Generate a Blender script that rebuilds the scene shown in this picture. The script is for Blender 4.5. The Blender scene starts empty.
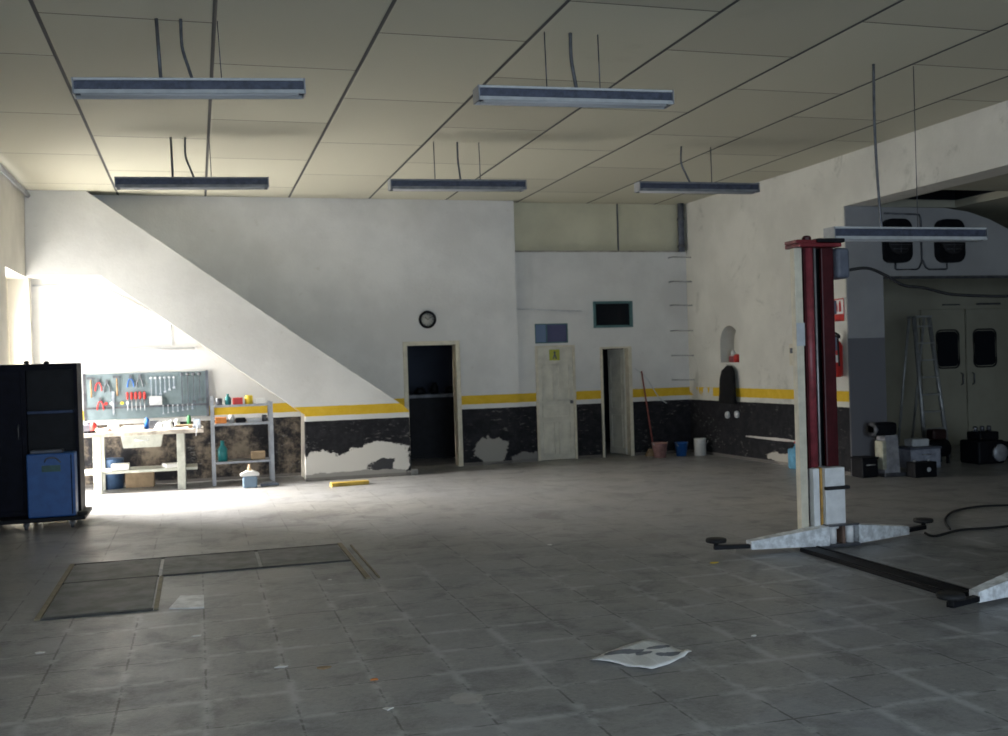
import bpy, bmesh, math, random
from mathutils import Vector, Matrix
random.seed(7)
PI = math.pi
sc = bpy.context.scene
col = sc.collection

# ------------------------------------------------------------------ nodes
class S:
    """tiny expression wrapper around shader math nodes"""
    def __init__(s, nt, sock): s.nt = nt; s.k = sock
    def _m(s, op, o=None, c=None, clamp=False):
        n = s.nt.nodes.new('ShaderNodeMath'); n.operation = op; n.use_clamp = clamp
        for i, v in enumerate((s, o, c)):
            if v is None: continue
            if isinstance(v, S): s.nt.links.new(v.k, n.inputs[i])
            else: n.inputs[i].default_value = v
        return S(s.nt, n.outputs[0])
    def __add__(s, o): return s._m('ADD', o)
    __radd__ = __add__
    def __sub__(s, o): return s._m('SUBTRACT', o)
    def __rsub__(s, o): return (s*-1.0)+o
    def __mul__(s, o): return s._m('MULTIPLY', o)
    __rmul__ = __mul__
    def __truediv__(s, o): return s._m('DIVIDE', o)
    def gt(s, o): return s._m('GREATER_THAN', o)
    def lt(s, o): return s._m('LESS_THAN', o)
    def floor(s): return s._m('FLOOR')
    def abs(s): return s._m('ABSOLUTE')
    def mod(s, o): return s._m('FLOORED_MODULO', o)
    def sqrt(s): return s._m('SQRT')
    def mn(s, o): return s._m('MINIMUM', o)
    def mx(s, o): return s._m('MAXIMUM', o)
    def clamp(s): return s._m('ADD', 0.0, clamp=True)
    def ss(s, a, b):           # smooth ramp a->b to 0..1
        n = s.nt.nodes.new('ShaderNodeMapRange'); n.interpolation_type = 'SMOOTHSTEP'
        s.nt.links.new(s.k, n.inputs[0]); n.inputs[1].default_value = a; n.inputs[2].default_value = b
        return S(s.nt, n.outputs[0])

class M_:
    def __init__(s, name, rough=.6, metal=0.0, spec=.4):
        s.m = bpy.data.materials.new(name); s.m.use_nodes = True; s.nt = s.m.node_tree
        s.b = s.nt.nodes['Principled BSDF']; s.b.inputs['Roughness'].default_value = rough
        s.b.inputs['Metallic'].default_value = metal; s.b.inputs['Specular IOR Level'].default_value = spec
        g = s.nt.nodes.new('ShaderNodeNewGeometry'); s.pos = g.outputs['Position']
        x = s.nt.nodes.new('ShaderNodeSeparateXYZ'); s.nt.links.new(s.pos, x.inputs[0])
        s.X, s.Y, s.Z = (S(s.nt, x.outputs[i]) for i in range(3))
    def noise(s, scale=5, detail=4, rough=.6, stretch=None, off=0, dist=0, obj=False):
        n = s.nt.nodes.new('ShaderNodeTexNoise')
        n.inputs['Scale'].default_value = scale; n.inputs['Detail'].default_value = detail
        n.inputs['Roughness'].default_value = rough; n.inputs['Distortion'].default_value = dist
        src = s.pos
        if obj:
            t = s.nt.nodes.new('ShaderNodeTexCoord'); src = t.outputs['Object']
        mp = s.nt.nodes.new('ShaderNodeMapping'); s.nt.links.new(src, mp.inputs[0])
        mp.inputs['Location'].default_value = (off, off*1.7, off*.6)
        if stretch: mp.inputs['Scale'].default_value = stretch
        s.nt.links.new(mp.outputs[0], n.inputs['Vector'])
        return S(s.nt, n.outputs['Fac'])
    def voro(s, scale, stretch=None):
        n = s.nt.nodes.new('ShaderNodeTexVoronoi'); n.inputs['Scale'].default_value = scale
        mp = s.nt.nodes.new('ShaderNodeMapping'); s.nt.links.new(s.pos, mp.inputs[0])
        if stretch: mp.inputs['Scale'].default_value = stretch
        s.nt.links.new(mp.outputs[0], n.inputs['Vector'])
        return S(s.nt, n.outputs['Distance'])
    def white(s, a, b):
        n = s.nt.nodes.new('ShaderNodeTexWhiteNoise'); n.noise_dimensions = '2D'
        c = s.nt.nodes.new('ShaderNodeCombineXYZ')
        s.nt.links.new(a.k, c.inputs[0]); s.nt.links.new(b.k, c.inputs[1]); s.nt.links.new(c.outputs[0], n.inputs['Vector'])
        return S(s.nt, n.outputs['Value'])
    def mix(s, f, a, b):
        n = s.nt.nodes.new('ShaderNodeMix'); n.data_type = 'RGBA'
        if isinstance(f, S): s.nt.links.new(f.k, n.inputs[0])
        else: n.inputs[0].default_value = f
        for i, v in ((6, a), (7, b)):
            if isinstance(v, tuple): n.inputs[i].default_value = (*v, 1)
            else: s.nt.links.new(v, n.inputs[i])
        return n.outputs[2]
    def col(s, c):
        if isinstance(c, tuple): s.b.inputs['Base Color'].default_value = (*c, 1)
        else: s.nt.links.new(c, s.b.inputs['Base Color'])
        return s
    def bump(s, h, strength=.3, dist=.01):
        n = s.nt.nodes.new('ShaderNodeBump'); n.inputs['Strength'].default_value = strength; n.inputs['Distance'].default_value = dist
        s.nt.links.new(h.k, n.inputs['Height']); s.nt.links.new(n.outputs[0], s.b.inputs['Normal'])
        return s
    def ell(s, a, b, ca, cb, ra, rb, jitter=None, amt=.5):   # 1 inside an uneven ellipse
        u = (a-ca)/ra; v = (b-cb)/rb
        d = (u*u+v*v).sqrt()
        if jitter is not None: d = d+(jitter-.5)*amt*2
        return d.ss(1.06, .94)

def plain(name, c, rough=.6, metal=0.0, var=.25, scale=9):
    k = M_(name, rough, metal)
    n = k.noise(scale, 3, obj=True)
    d = tuple(x*(1-var) for x in c); e = tuple(min(1, x*(1+var)) for x in c)
    k.col(k.mix(n.ss(.3, .7), d, e))
    return k.m

# ------------------------------------------------------------------ mesh helper
class MB:
    def __init__(s): s.bm = bmesh.new()
    def poly8(s, P):      # 8 corners: bottom 0-3 ccw, top 4-7
        v = [s.bm.verts.new(p) for p in P]
        for f in ((3,2,1,0),(4,5,6,7),(0,1,5,4),(1,2,6,5),(2,3,7,6),(3,0,4,7)): s.bm.faces.new([v[i] for i in f])
        return s
    def box(s, x0, x1, y0, y1, z0, z1, mat=None):
        P = [Vector(p) for p in ((x0,y0,z0),(x1,y0,z0),(x1,y1,z0),(x0,y1,z0),(x0,y0,z1),(x1,y0,z1),(x1,y1,z1),(x0,y1,z1))]
        if mat: P = [mat@p for p in P]
        return s.poly8(P)
    def cbox(s, c, d, rot=(0,0,0)):
        m = Matrix.Translation(c)@Matrix.Rotation(rot[2],4,'Z')@Matrix.Rotation(rot[1],4,'Y')@Matrix.Rotation(rot[0],4,'X')
        return s.box(-d[0]/2,d[0]/2,-d[1]/2,d[1]/2,-d[2]/2,d[2]/2,m)
    def bbox(s, x0, x1, y0, y1, z0, z1, b=.01, seg=2):   # bevelled box
        t = bmesh.new(); u = MB.__new__(MB); u.bm = t; u.box(x0,x1,y0,y1,z0,z1)
        bmesh.ops.bevel(t, geom=t.edges[:], offset=b, segments=seg, affect='EDGES', profile=.5)
        s.merge(t); return s
    def merge(s, t, mat=None):
        vm = {}
        for v in t.verts: vm[v] = s.bm.verts.new(mat@v.co if mat else v.co)
        for f in t.faces:
            g = s.bm.faces.new([vm[v] for v in f.verts]); g.smooth = f.smooth
        t.free()
    def prism(s, pts, a0, a1, plane='XZ', f0=None, f1=None):
        """polygon extruded; plane XZ -> along Y, YZ -> along X, XY -> along Z. f0/f1(z) optional offsets"""
        def P(p, a, f):
            u, v = p
            if plane == 'XZ': return (u, a+(f(v) if f else 0), v)
            if plane == 'YZ': return (a, u, v)
            return (u, v, a)
        A = [s.bm.verts.new(P(p, a0, f0)) for p in pts]; B = [s.bm.verts.new(P(p, a1, f1)) for p in pts]
        s.bm.faces.new(A); s.bm.faces.new(B[::-1])
        n = len(pts)
        for i in range(n): s.bm.faces.new((A[i], B[i], B[(i+1)%n], A[(i+1)%n]))
        return s
    def rings(s, R, cap=True, smooth=True):
        L = [[s.bm.verts.new(p) for p in r] for r in R]
        n = len(L[0])
        for a, b in zip(L, L[1:]):
            for i in range(n):
                f = s.bm.faces.new((a[i], a[(i+1)%n], b[(i+1)%n], b[i])); f.smooth = smooth
        if cap:
            s.bm.faces.new(L[0][::-1]); s.bm.faces.new(L[-1])
        return s
    def lathe(s, prof, c=(0,0,0), axis='Z', n=16, smooth=True):
        R = []
        for r, h in prof:
            ring = []
            for i in range(n):
                a = 2*PI*i/n; u, v = max(r,1e-4)*math.cos(a), max(r,1e-4)*math.sin(a)
                p = {'Z': (u,v,h), 'Y': (u,h,v), 'X': (h,u,v)}[axis]
                ring.append((c[0]+p[0], c[1]+p[1], c[2]+p[2]))
            R.append(ring)
        return s.rings(R, smooth=smooth)
    def tube(s, pts, r, n=8, r1=None):
        pts = [Vector(p) for p in pts]; R = []
        up = Vector((0,0,1)) if abs((pts[-1]-pts[0]).normalized().z) < .9 else Vector((1,0,0))
        for i, p in enumerate(pts):
            t = (pts[min(i+1,len(pts)-1)]-pts[max(i-1,0)]).normalized()
            a = t.cross(up)
            if a.length < 1e-3: a = t.cross(Vector((0,1,0)))
            a.normalize(); b = t.cross(a)
            rr = r if r1 is None else r+(r1-r)*i/(len(pts)-1)
            R.append([p+a*rr*math.cos(2*PI*k/n)+b*rr*math.sin(2*PI*k/n) for k in range(n)])
        return s.rings(R)
    def build(s, name, mat, parent=None, loc=None):
        bmesh.ops.recalc_face_normals(s.bm, faces=s.bm.faces[:])
        me = bpy.data.meshes.new(name); s.bm.to_mesh(me); s.bm.free()
        me.materials.append(mat)
        o = bpy.data.objects.new(name, me); col.objects.link(o)
        if parent: o.parent = parent
        if loc: o.location = loc
        return o

def spline(pts, k=8):
    P = [Vector(p) for p in pts]; out = []
    for i in range(len(P)-1):
        a, b, c, d = P[max(i-1,0)], P[i], P[i+1], P[min(i+2,len(P)-1)]
        for j in range(k):
            t = j/k
            out.append(.5*((2*b)+(c-a)*t+(2*a-5*b+4*c-d)*t*t+(3*b-a-3*c+d)*t**3))
    return out+[P[-1]]

def tag(o, label, cat, group=None, kind=None):
    o['label'] = label; o['category'] = cat
    if group: o['group'] = group
    if kind: o['kind'] = kind
    return o
def thing(name, label, cat, loc=(0,0,0), rz=0, group=None, kind=None):
    o = bpy.data.objects.new(name, None); col.objects.link(o); o.location = loc; o.rotation_euler.z = rz
    o.empty_display_size = .1
    return tag(o, label, cat, group, kind)
def copy_tree(o, parent=None):
    c = o.copy(); col.objects.link(c)
    if parent: c.parent = parent
    for ch in list(o.children): copy_tree(ch, c)
    return c
def dup(o, loc, rz=0, label=None):
    c = copy_tree(o); c.location = loc; c.rotation_euler = (o.rotation_euler.x, o.rotation_euler.y, rz)
    if label: c['label'] = label
    return c
def grid_wall(mb, a0, a1, z0, z1, holes, t0, t1, axis='Y'):
    """wall slab with rectangular holes (a0,a1,z0,z1); axis = thickness axis"""
    A = sorted({a0, a1, *[h[0] for h in holes], *[h[1] for h in holes]}); Z = sorted({z0, z1, *[h[2] for h in holes], *[h[3] for h in holes]})
    for i in range(len(A)-1):
        run = None
        for j in range(len(Z)-1):
            ca, cz = (A[i]+A[i+1])/2, (Z[j]+Z[j+1])/2
            hole = any(h[0] < ca < h[1] and h[2] < cz < h[3] for h in holes)
            if not hole: run = [Z[j] if run is None else run[0], Z[j+1]]
            if (hole or j == len(Z)-2) and run:
                if axis == 'Y': mb.box(A[i], A[i+1], t0, t1, *run)
                else: mb.box(t0, t1, A[i], A[i+1], *run)
                run = None
    return mb

# ------------------------------------------------------------------ dimensions
XL, XR, YB, ZC = -2.28, 8.47, 16.64, 4.34
YN = -4.0

# ------------------------------------------------------------------ materials
YEL = (.62, .40, .02); WHI = (.66, .66, .65); BLK = (.008, .008, .011)
def wall_mat(name, dz=0.0, patches=(), faded=None, dirty=None, base=WHI, stains=0.0):
    k = M_(name, .75, spec=.25)
    n1 = k.noise(1.1, 5, .6); n2 = k.noise(7, 5, .65); n3 = k.noise(28, 3); nj = k.noise(4.5, 5, .7, off=3)
    white = k.mix(n1.ss(.35, .7), tuple(c*.90 for c in base), tuple(min(1,c*1.05) for c in base))
    white = k.mix(n2.ss(.62, .75)*.25, white, (.42, .40, .35))
    if stains: white = k.mix(k.noise(.9, 6, .72, off=9, dist=1.2).ss(.55, .68)*stains, white, (.30, .30, .27))
    z = k.Z+dz+(k.noise(6, 2)-.5)*.012
    yel = k.mix(n2.ss(.3, .75), YEL, (.70, .47, .05))
    ymask = z.gt(1.0)*z.lt(1.145)
    if faded is not None: ymask = ymask*faded(k, nj)
    c = k.mix(ymask, white, yel)
    blk = k.mix(n2.ss(.35, .75), BLK, (.022, .022, .026))
    blk = k.mix(k.noise(9, 6, .75, stretch=(1, 1, 2.5), off=5).ss(.55, .66)*k.noise(1.6, 4, .6, off=15).ss(.45, .62)*.85, blk, (.19, .185, .18))
    if dirty is not None:
        blk = k.mix(dirty(k, nj), blk, (.25, .205, .155))
    c = k.mix(z.lt(.925), c, blk)
    for (axn, ca, cz, ra, rz, cc) in patches:
        a = k.X if axn == 'X' else k.Y
        e = k.ell(a, k.Z, ca, cz, ra, rz, nj, .8)*z.lt(.9)
        c = k.mix(e, c, cc)
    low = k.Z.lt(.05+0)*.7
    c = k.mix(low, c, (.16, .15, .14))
    k.col(c); k.bump(n3+n2*2, .25, .006)
    return k.m
PL = (.62, .60, .56)
m_back = wall_mat('painted_wall_back',
    patches=[('X', 4.62, .22, .30, .22, (.30, .29, .27)), ('X', 5.3, .05, .35, .12, (.22,.21,.2))],
    dirty=lambda k, nj: k.X.lt(1.6)*k.noise(2.2, 6, .75, off=11).ss(.42, .66)*.9)
m_stair = wall_mat('painted_wall_stair', dz=.045,
    patches=[('X', 1.72, .24, .32, .20, PL), ('X', 2.2, .22, .42, .16, PL), ('X', 2.62, .34, .48, .19, PL),
             ('X', 2.72, .17, .28, .10, (.05,.05,.055)), ('X', 2.95, .17, .13, .12, PL), ('X', 2.3, .06, .9, .06, (.30,.29,.27))])
m_right = wall_mat('painted_wall_right', base=(.62,.61,.56), stains=.5,
    patches=[('Y', 13.6, .10, .9, .09, (.40,.38,.34)), ('Y', 14.2, .38, .8, .02, (.5,.48,.45))],
    faded=lambda k, nj: (1.0-(k.Y.gt(15.95)*nj.gt(.47))).clamp())
def simple_wall(name, c, dado=None, zd=1.85):
    k = M_(name, .8, spec=.2)
    n1 = k.noise(1.3, 5); n2 = k.noise(9, 4)
    w = k.mix(n1.ss(.3,.7), tuple(x*.85 for x in c), c)
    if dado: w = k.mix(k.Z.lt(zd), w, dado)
    k.col(w); k.bump(n2, .2, .005); return k.m
m_left = simple_wall('wall_left_plaster', (.62,.60,.54))
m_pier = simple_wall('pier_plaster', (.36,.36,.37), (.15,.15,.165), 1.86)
m_fanwall = simple_wall('fan_wall_plaster', (.36,.36,.36))
m_bay = simple_wall('booth_beige', (.36,.345,.27))
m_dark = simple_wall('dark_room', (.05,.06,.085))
m_dim = simple_wall('front_wall', (.45,.44,.42))

# ceiling of staggered boards
k = M_('ceiling_boards', .7, spec=.2)
u = (k.X-.21)/1.2525; ci = u.floor(); fu = (u-ci)
par = ci.mod(2.0)
v = (k.Y-9.40+par*1.10)/2.1; vi = v.floor(); fv = v-vi
ex = fu.mn(1.0-fu)*1.2525; ey = fv.mn(1.0-fv)*2.1
cell = k.white(ci, vi)
n1 = k.noise(.9, 4); n2 = k.noise(40, 2)
c = k.mix(cell.ss(0, 1), (.47,.455,.365), (.55,.535,.43))
c = k.mix(n1.ss(.6,.8)*.35, c, (.36,.34,.26))
c = k.mix(ey.ss(.014,.006)*.8, c, (.12,.11,.09))
c = k.mix(ex.ss(.020,.012), c, (.08,.08,.08))
k.col(c)
k.bump((ex.ss(.0,.03)*1.0+ey.ss(0,.02)*.6)*4.0+n2*.4, .3, .01)
m_ceil = k.m
m_ceil2 = simple_wall('bay_ceiling', (.36,.35,.28))

# floor of worn concrete tiles
k = M_('floor_concrete_tiles', .62, spec=.35)
T = .4345
n0 = k.noise(.45, 5, .6); n1 = k.noise(2.3, 7, .68, dist=.6); n2 = k.noise(14, 5, .7); n3 = k.noise(60, 3); nj = k.noise(3.0, 5, .7, off=7)
wob = (n2-.5)*.02
ux = (k.X-1.30+wob)/T; uy = (k.Y-5.60+wob)/T
fx = ux-ux.floor(); fy = uy-uy.floor()
ex = fx.mn(1.0-fx)*T; ey = fy.mn(1.0-fy)*T
cell = k.white(ux.floor(), uy.floor())
c = k.mix(cell, (.215,.217,.224), (.262,.264,.272))
c = k.mix(n0.ss(.4,.65)*.6, c, (.29,.28,.26))
c = k.mix(n1.ss(.48,.70)*.6, c, (.115,.115,.12))
c = k.mix(k.noise(5, 7, .75, off=2).ss(.52,.72)*.6, c, (.34,.335,.325))
c = k.mix(k.noise(22, 5, .8, off=4).ss(.50,.66)*.35, c, (.11,.11,.112))
edge = ex.mn(ey)
near = k.Y.ss(9.6, 7.6)
dust = (edge+(n2-.5)*.06).ss(.05,.0)*nj.ss(.44,.60)*near
c = k.mix(k.noise(35, 4, .8, off=6).ss(.42,.68)*.35, c, (.36,.36,.37))
c = k.mix(k.noise(1.3, 6, .7, off=12, dist=.8).ss(.50,.64)*near*.35, c, (.36,.37,.40))
c = k.mix(dust*.7, c, (.46,.47,.49))
c = k.mix(edge.ss(.009,.003)*nj.ss(.56,.44)*.75, c, (.05,.05,.05))
# old oil stains and pale crumbs
for (a,b,ra,rb) in ((2.75,7.1,.10,.16),(3.1,6.6,.08,.14),(3.9,6.3,.14,.10),(3.4,5.0,.09,.13),(1.1,12.2,.5,.35),(3.6,10.8,.12,.4)):
    c = k.mix(k.ell(k.X, k.Y, a, b, ra, rb, n2*.6+k.noise(8,4,.7,off=1)*.4, 2.6)*.45, c, (.09,.088,.086))
c = k.mix(k.voro(5.5).lt(.07)*nj.gt(.55)*.6, c, (.42,.41,.38))
c = k.mix(k.ell(k.X, k.Y, 1.25, 5.15, .09, .09, n2, .9)*.6, c, (.45,.44,.42))
k.col(c); k.bump(n2*.8+n3*.4, .45, .008)
rr = n1.ss(.4,.7)*.15+.33
k.nt.links.new(rr.k, k.b.inputs['Roughness'])
m_floor = k.m

m_pit = plain('pit_cover_steel', (.15,.152,.156), .6, .0, .3, 5)
m_pitd = plain('pit_edge_dark', (.05,.05,.05), .7)
m_pitf = plain('pit_frame', (.20,.17,.11), .6)
m_cream = plain('cream_paint', (.60,.56,.45), .5, 0, .1)
m_white = plain('white_paint', (.66,.67,.68), .45, 0, .1)
m_worn = plain('worn_white_arm', (.62,.65,.68), .5, 0, .3, 14)
m_door = plain('door_paint', (.60,.58,.50), .5, 0, .12, 4)
m_red = plain('lift_red', (.16,.018,.024), .35, 0, .2)
m_dred = plain('lift_dark_red', (.05,.007,.010), .4, 0, .2)
m_pink = plain('faded_red', (.21,.040,.050), .4, 0, .25)
m_rust = plain('rusty_yellow', (.42,.24,.06), .7, 0, .4)
m_black = plain('black_paint', (.005,.0055,.008), .55, 0, .3)
m_rub = plain('black_rubber', (.012,.012,.014), .7, 0, .3)
m_grey = plain('grey_metal', (.30,.31,.33), .45, .3, .15)
m_lgrey = plain('light_grey_paint', (.48,.50,.52), .45, .0, .1)
m_mot = plain('motor_grey', (.09,.10,.13), .5, .0, .2)
m_steel = plain('bright_steel', (.55,.56,.58), .3, .8, .15)
m_dsteel = plain('dark_steel', (.12,.125,.14), .4, .6, .3)
m_alu = plain('aluminium', (.36,.37,.37), .45, .5, .15)
def matte(m, v=.12): m.node_tree.nodes['Principled BSDF'].inputs['Specular IOR Level'].default_value = v; return m
m_lampd = plain('lamp_body_blue_grey', (.055,.065,.10), .55, 0, .35, 14)
m_navy = plain('navy_cabinet', (.0035,.004,.010), .6, 0, .3)
matte(m_navy); matte(m_black, .2); matte(m_dred, .25)
m_lip = plain('dull_lamp_grey', (.22,.23,.25), .5)  # darker lip grey for the far lamps, their backlit dimness put into the colour
m_blue = plain('blue_enamel', (.02,.085,.27), .45, 0, .12)
m_peg = plain('pegboard_blue_grey', (.15,.20,.22), .6, 0, .08)
m_bench = plain('bench_green_grey', (.42,.43,.38), .6, 0, .15)
m_wood = plain('wood', (.30,.19,.09), .65, 0, .3)
m_plank = plain('yellow_plank', (.50,.34,.06), .6, 0, .2)
m_ply = plain('worn_bench_wood', (.42,.38,.33), .7, 0, .3)
m_rplas = plain('red_plastic', (.50,.03,.025), .4, 0, .1)
m_yplas = plain('yellow_plastic', (.70,.50,.04), .4, 0, .1)
m_bplas = plain('blue_plastic', (.02,.12,.42), .4, 0, .1)
m_teal = plain('teal_plastic', (.02,.19,.20), .4, 0, .15)
m_gplas = plain('green_plastic', (.05,.22,.09), .45, 0, .15)
m_oplas = plain('orange_plastic', (.6,.2,.03), .45, 0, .15)
m_wplas = plain('white_plastic', (.70,.70,.68), .4, 0, .05)
m_paper = plain('paper_white', (.66,.66,.64), .8, 0, .06)
m_cloth = plain('black_cloth', (.004,.004,.005), .95, 0, .3)
m_card = plain('cardboard', (.33,.24,.15), .8, 0, .15)
m_tframe = plain('teal_frame', (.07,.15,.16), .5, 0, .15)
m_slab = plain('concrete_step', (.30,.29,.27), .8, 0, .2)
def glass(name, c, tr=0.0, rough=.12):
    k = M_(name, rough); k.col(c); k.b.inputs['Transmission Weight'].default_value = tr; k.b.inputs['IOR'].default_value = 1.2
    return k.m
m_tint1 = glass('pale_blue_glass', (.16,.22,.34)); m_tint2 = glass('violet_glass', (.10,.105,.19)); m_dglass = glass('dark_glass', (.012,.014,.018))
m_bottle = glass('blue_tinted_glass', (.30,.42,.55), .5)
m_diff = glass('clear_tube', (.55,.56,.58), 0, .3)

# newspaper printed surface: columns and picture blocks in its own coordinates
k = M_('newsprint', .85, spec=.1)
t = k.nt.nodes.new('ShaderNodeTexCoord'); x = k.nt.nodes.new('ShaderNodeSeparateXYZ'); k.nt.links.new(t.outputs['Object'], x.inputs[0])
OX, OY = S(k.nt, x.outputs[0]), S(k.nt, x.outputs[1])
nn = k.noise(14, 4, obj=True)
c = k.mix(nn.ss(.3,.7), (.74,.74,.74), (.82,.82,.82))
lines = (OY*110.0).mod(1.0).lt(.45)*(OX*9.0).mod(1.0).lt(.85)
c = k.mix(lines*.25, c, (.2,.2,.22))
for (a,b,ra,rb) in ((-.09,.09,.13,.045),(.13,-.04,.10,.04),(.0,.03,.05,.035),(.12,.10,.07,.03)):
    c = k.mix(k.ell(OX, OY, a, b, ra, rb, nn, .6)*.8, c, (.10,.11,.15))
k.col(c); m_news = k.m

# ------------------------------------------------------------------ setting
def st(o, label, cat): return tag(o, label, cat, kind='structure')
mb = MB(); mb.box(XL-2.5, 15.2, YN-2, 20.5, -.2, 0)
st(mb.build('floor', m_floor), 'worn grey tiled concrete floor with pale dusty joints', 'floor')
mb = MB(); mb.box(XL-.3, XR+.0, YN, YB+.22, ZC, ZC+.12)
st(mb.build('ceiling', m_ceil), 'beige board ceiling with dark staggered joints', 'ceiling')
# back wall with the first door
mb = MB(); grid_wall(mb, XL-.3, 5.12, 0, ZC, [(3.22, 4.09, 0, 2.02)], YB, YB+.22)
st(mb.build('wall_back', m_back), 'white back wall with yellow stripe above a black lower band, behind the stairs', 'wall')
mb = MB()
grid_wall(mb, 5.12, XR, 0, 3.52, [(5.44,6.14,0,1.93),(5.45,6.04,1.97,2.30),(6.60,7.17,0,1.88),(6.50,7.22,2.21,2.66)], YB+.08, YB+.30)
st(mb.build('wall_back', m_back), 'set-back stretch of white wall with yellow stripe around the two cream doors', 'wall')
mb = MB(); mb.box(5.12, 8.47, YB+.17, YB+.28, 3.52, ZC)
o = st(mb.build('wall_back_upper', simple_wall('upper_boards', (.62,.60,.46))), 'plain beige boards filling the strip between the cream doors wall and the ceiling', 'wall panel')
mb = MB(); mb.box(7.02, 7.045, YB+.155, YB+.17, 3.52, ZC); mb.build('joint', m_dsteel, o)
mb = MB(); mb.box(5.12, 8.47, YB+.06, YB+.17, 3.50, 3.525); st(mb.build('trim_1', plain('ledge',(.35,.33,.28))), 'thin ledge under the beige boards above the cream doors', 'ledge')
# rooms behind the back wall
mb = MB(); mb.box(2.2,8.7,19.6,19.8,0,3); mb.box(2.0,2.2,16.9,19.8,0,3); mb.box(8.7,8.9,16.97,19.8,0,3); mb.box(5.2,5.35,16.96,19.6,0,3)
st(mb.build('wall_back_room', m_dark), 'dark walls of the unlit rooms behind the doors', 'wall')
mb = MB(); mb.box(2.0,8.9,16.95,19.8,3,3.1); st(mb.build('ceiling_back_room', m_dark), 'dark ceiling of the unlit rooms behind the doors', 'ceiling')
# left wall with tall opening
mb = MB(); grid_wall(mb, YN, YB, 0, ZC, [(14.50,16.42,0,3.08)], XL-.35, XL, 'X')
o = st(mb.build('wall_left', m_left), 'plain cream left wall with the tall bright opening near the workbench', 'wall')
w = thing('window_1', 'tall bright arched window in the left wall beside the workbench', 'window', (XL-.33,15.46,0), kind='structure')
mb = MB(); R0 = .78
arch = [(-.955,3.08),(-.955,0),(-R0,0),(-R0,2.15)]+[(-R0*math.cos(PI*i/14), 2.15+R0*math.sin(PI*i/14)) for i in range(1,14)]+[(R0,2.15),(R0,0),(.955,0),(.955,3.08)]
mb.prism(arch, -.02, .05, 'YZ'); mb.build('frame', m_cream, w)
mb = MB(); mb.box(-.01,.02,-.02,.02,0,2.8); mb.box(-.01,.02,-R0,R0,1.3,1.34); mb.box(-.01,.02,-R0,R0,2.13,2.17); mb.build('glazing_bar', m_cream, w)
mb = MB(); mb.tube([(XL+.05,YN+.1,ZC-.08),(XL+.05,YB-.05,ZC-.08)], .035, 8)
st(mb.build('trim_2', m_grey), 'grey pipe running along the top of the left wall', 'pipe')
# right wall: solid end stretch with arched niche
mb = MB()
NY0, NY1, NZ0, NZ1, NR = 15.12, 15.68, 1.56, 2.16, .28
def xo(y): return -.20*max(0,(y-13.4)/3.24)
grid_wall(mb, 12.35, YB+.3, 0, ZC, [(NY0,NY1,NZ0,NZ1),(13.4,13.4,0,.1)], XR, XR+.25, 'X')
cy, cz = (NY0+NY1)/2, NZ1-NR
for sgn in (-1, 1):
    arc = [(cy+sgn*NR*math.cos(a), cz+NR*math.sin(a)) for a in [PI/2*i/8 for i in range(9)]]
    mb.prism([(cy+sgn*NR, NZ1), *arc], XR, XR+.25, 'YZ')
mb.box(XR+.25, XR+.55, 12.35, 13.4, 0, ZC); mb.box(XR+.25, XR+.55, 13.4, YB+.3, 0, ZC)
for v in mb.bm.verts: v.co.x += xo(v.co.y)
st(mb.build('wall_right', m_right), 'stained white right wall with yellow stripe, black lower band and arched niche', 'wall')
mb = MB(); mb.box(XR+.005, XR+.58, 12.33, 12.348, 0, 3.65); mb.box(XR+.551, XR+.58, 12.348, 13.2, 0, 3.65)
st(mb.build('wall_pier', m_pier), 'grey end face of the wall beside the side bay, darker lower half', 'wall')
mb = MB(); mb.box(XR, XR+.42, YN, 12.35, 3.65, ZC+.12)
st(mb.build('wall_right_beam', m_right), 'stained white beam over the opening to the side bay', 'wall')
mb = MB(); mb.box(XR, XR+.25, YN, 3.4, 0, 3.65); st(mb.build('wall_right_near', m_right), 'white right wall nearer than the side bay opening', 'wall')
# front wall behind the camera with big doorway
mb = MB(); grid_wall(mb, XL-.35, 15.2, 0, 4.5, [(-1.6,5.6,0,3.3)], YN-.25, YN)
st(mb.build('wall_front', m_dim), 'wall with the wide vehicle doorway opposite the back wall', 'wall')
# side bay
mb = MB(); mb.box(XR+.55, 15, 15.2, 15.35, 0, 4.5); st(mb.build('wall_bay', m_bay), 'beige rear wall of the side bay with double doors', 'wall')
mb = MB(); mb.box(14.6, 14.8, YN, 15.2, 0, 4.5); st(mb.build('wall_bay_right', m_bay), 'beige right wall of the side bay', 'wall')
mb = MB(); grid = [(8.93, 10.25, 10.95, 12.32)]
mb.box(XR+.42, 8.93, YN, 15.2, 3.651, 3.75); mb.box(10.25, 14.8, YN, 15.2, 3.651, 3.75)
mb.box(8.93, 10.25, YN, 10.95, 3.651, 3.75); mb.box(8.93, 10.25, 12.32, 15.2, 3.651, 3.75)
st(mb.build('ceiling_bay', m_ceil2), 'low beige ceiling of the side bay with a black opening', 'ceiling')
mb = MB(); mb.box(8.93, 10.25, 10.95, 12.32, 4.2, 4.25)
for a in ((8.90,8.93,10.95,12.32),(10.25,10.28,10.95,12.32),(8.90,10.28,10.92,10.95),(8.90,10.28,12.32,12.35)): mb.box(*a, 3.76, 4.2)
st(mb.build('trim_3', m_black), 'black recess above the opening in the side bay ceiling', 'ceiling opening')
mb = MB()
top = [(9.06,2.68),(9.06,3.65),(10.1,3.65),(10.5,3.60),(10.85,3.50),(11.2,3.35),(11.6,3.22),(12.2,3.14),(14.6,3.12),(14.6,2.68)]
mb.prism(top, 12.36, 12.55, 'XZ'); st(mb.build('wall_bay_beam', m_fanwall), 'grey beam across the side bay carrying the two dark fans', 'wall')
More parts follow.
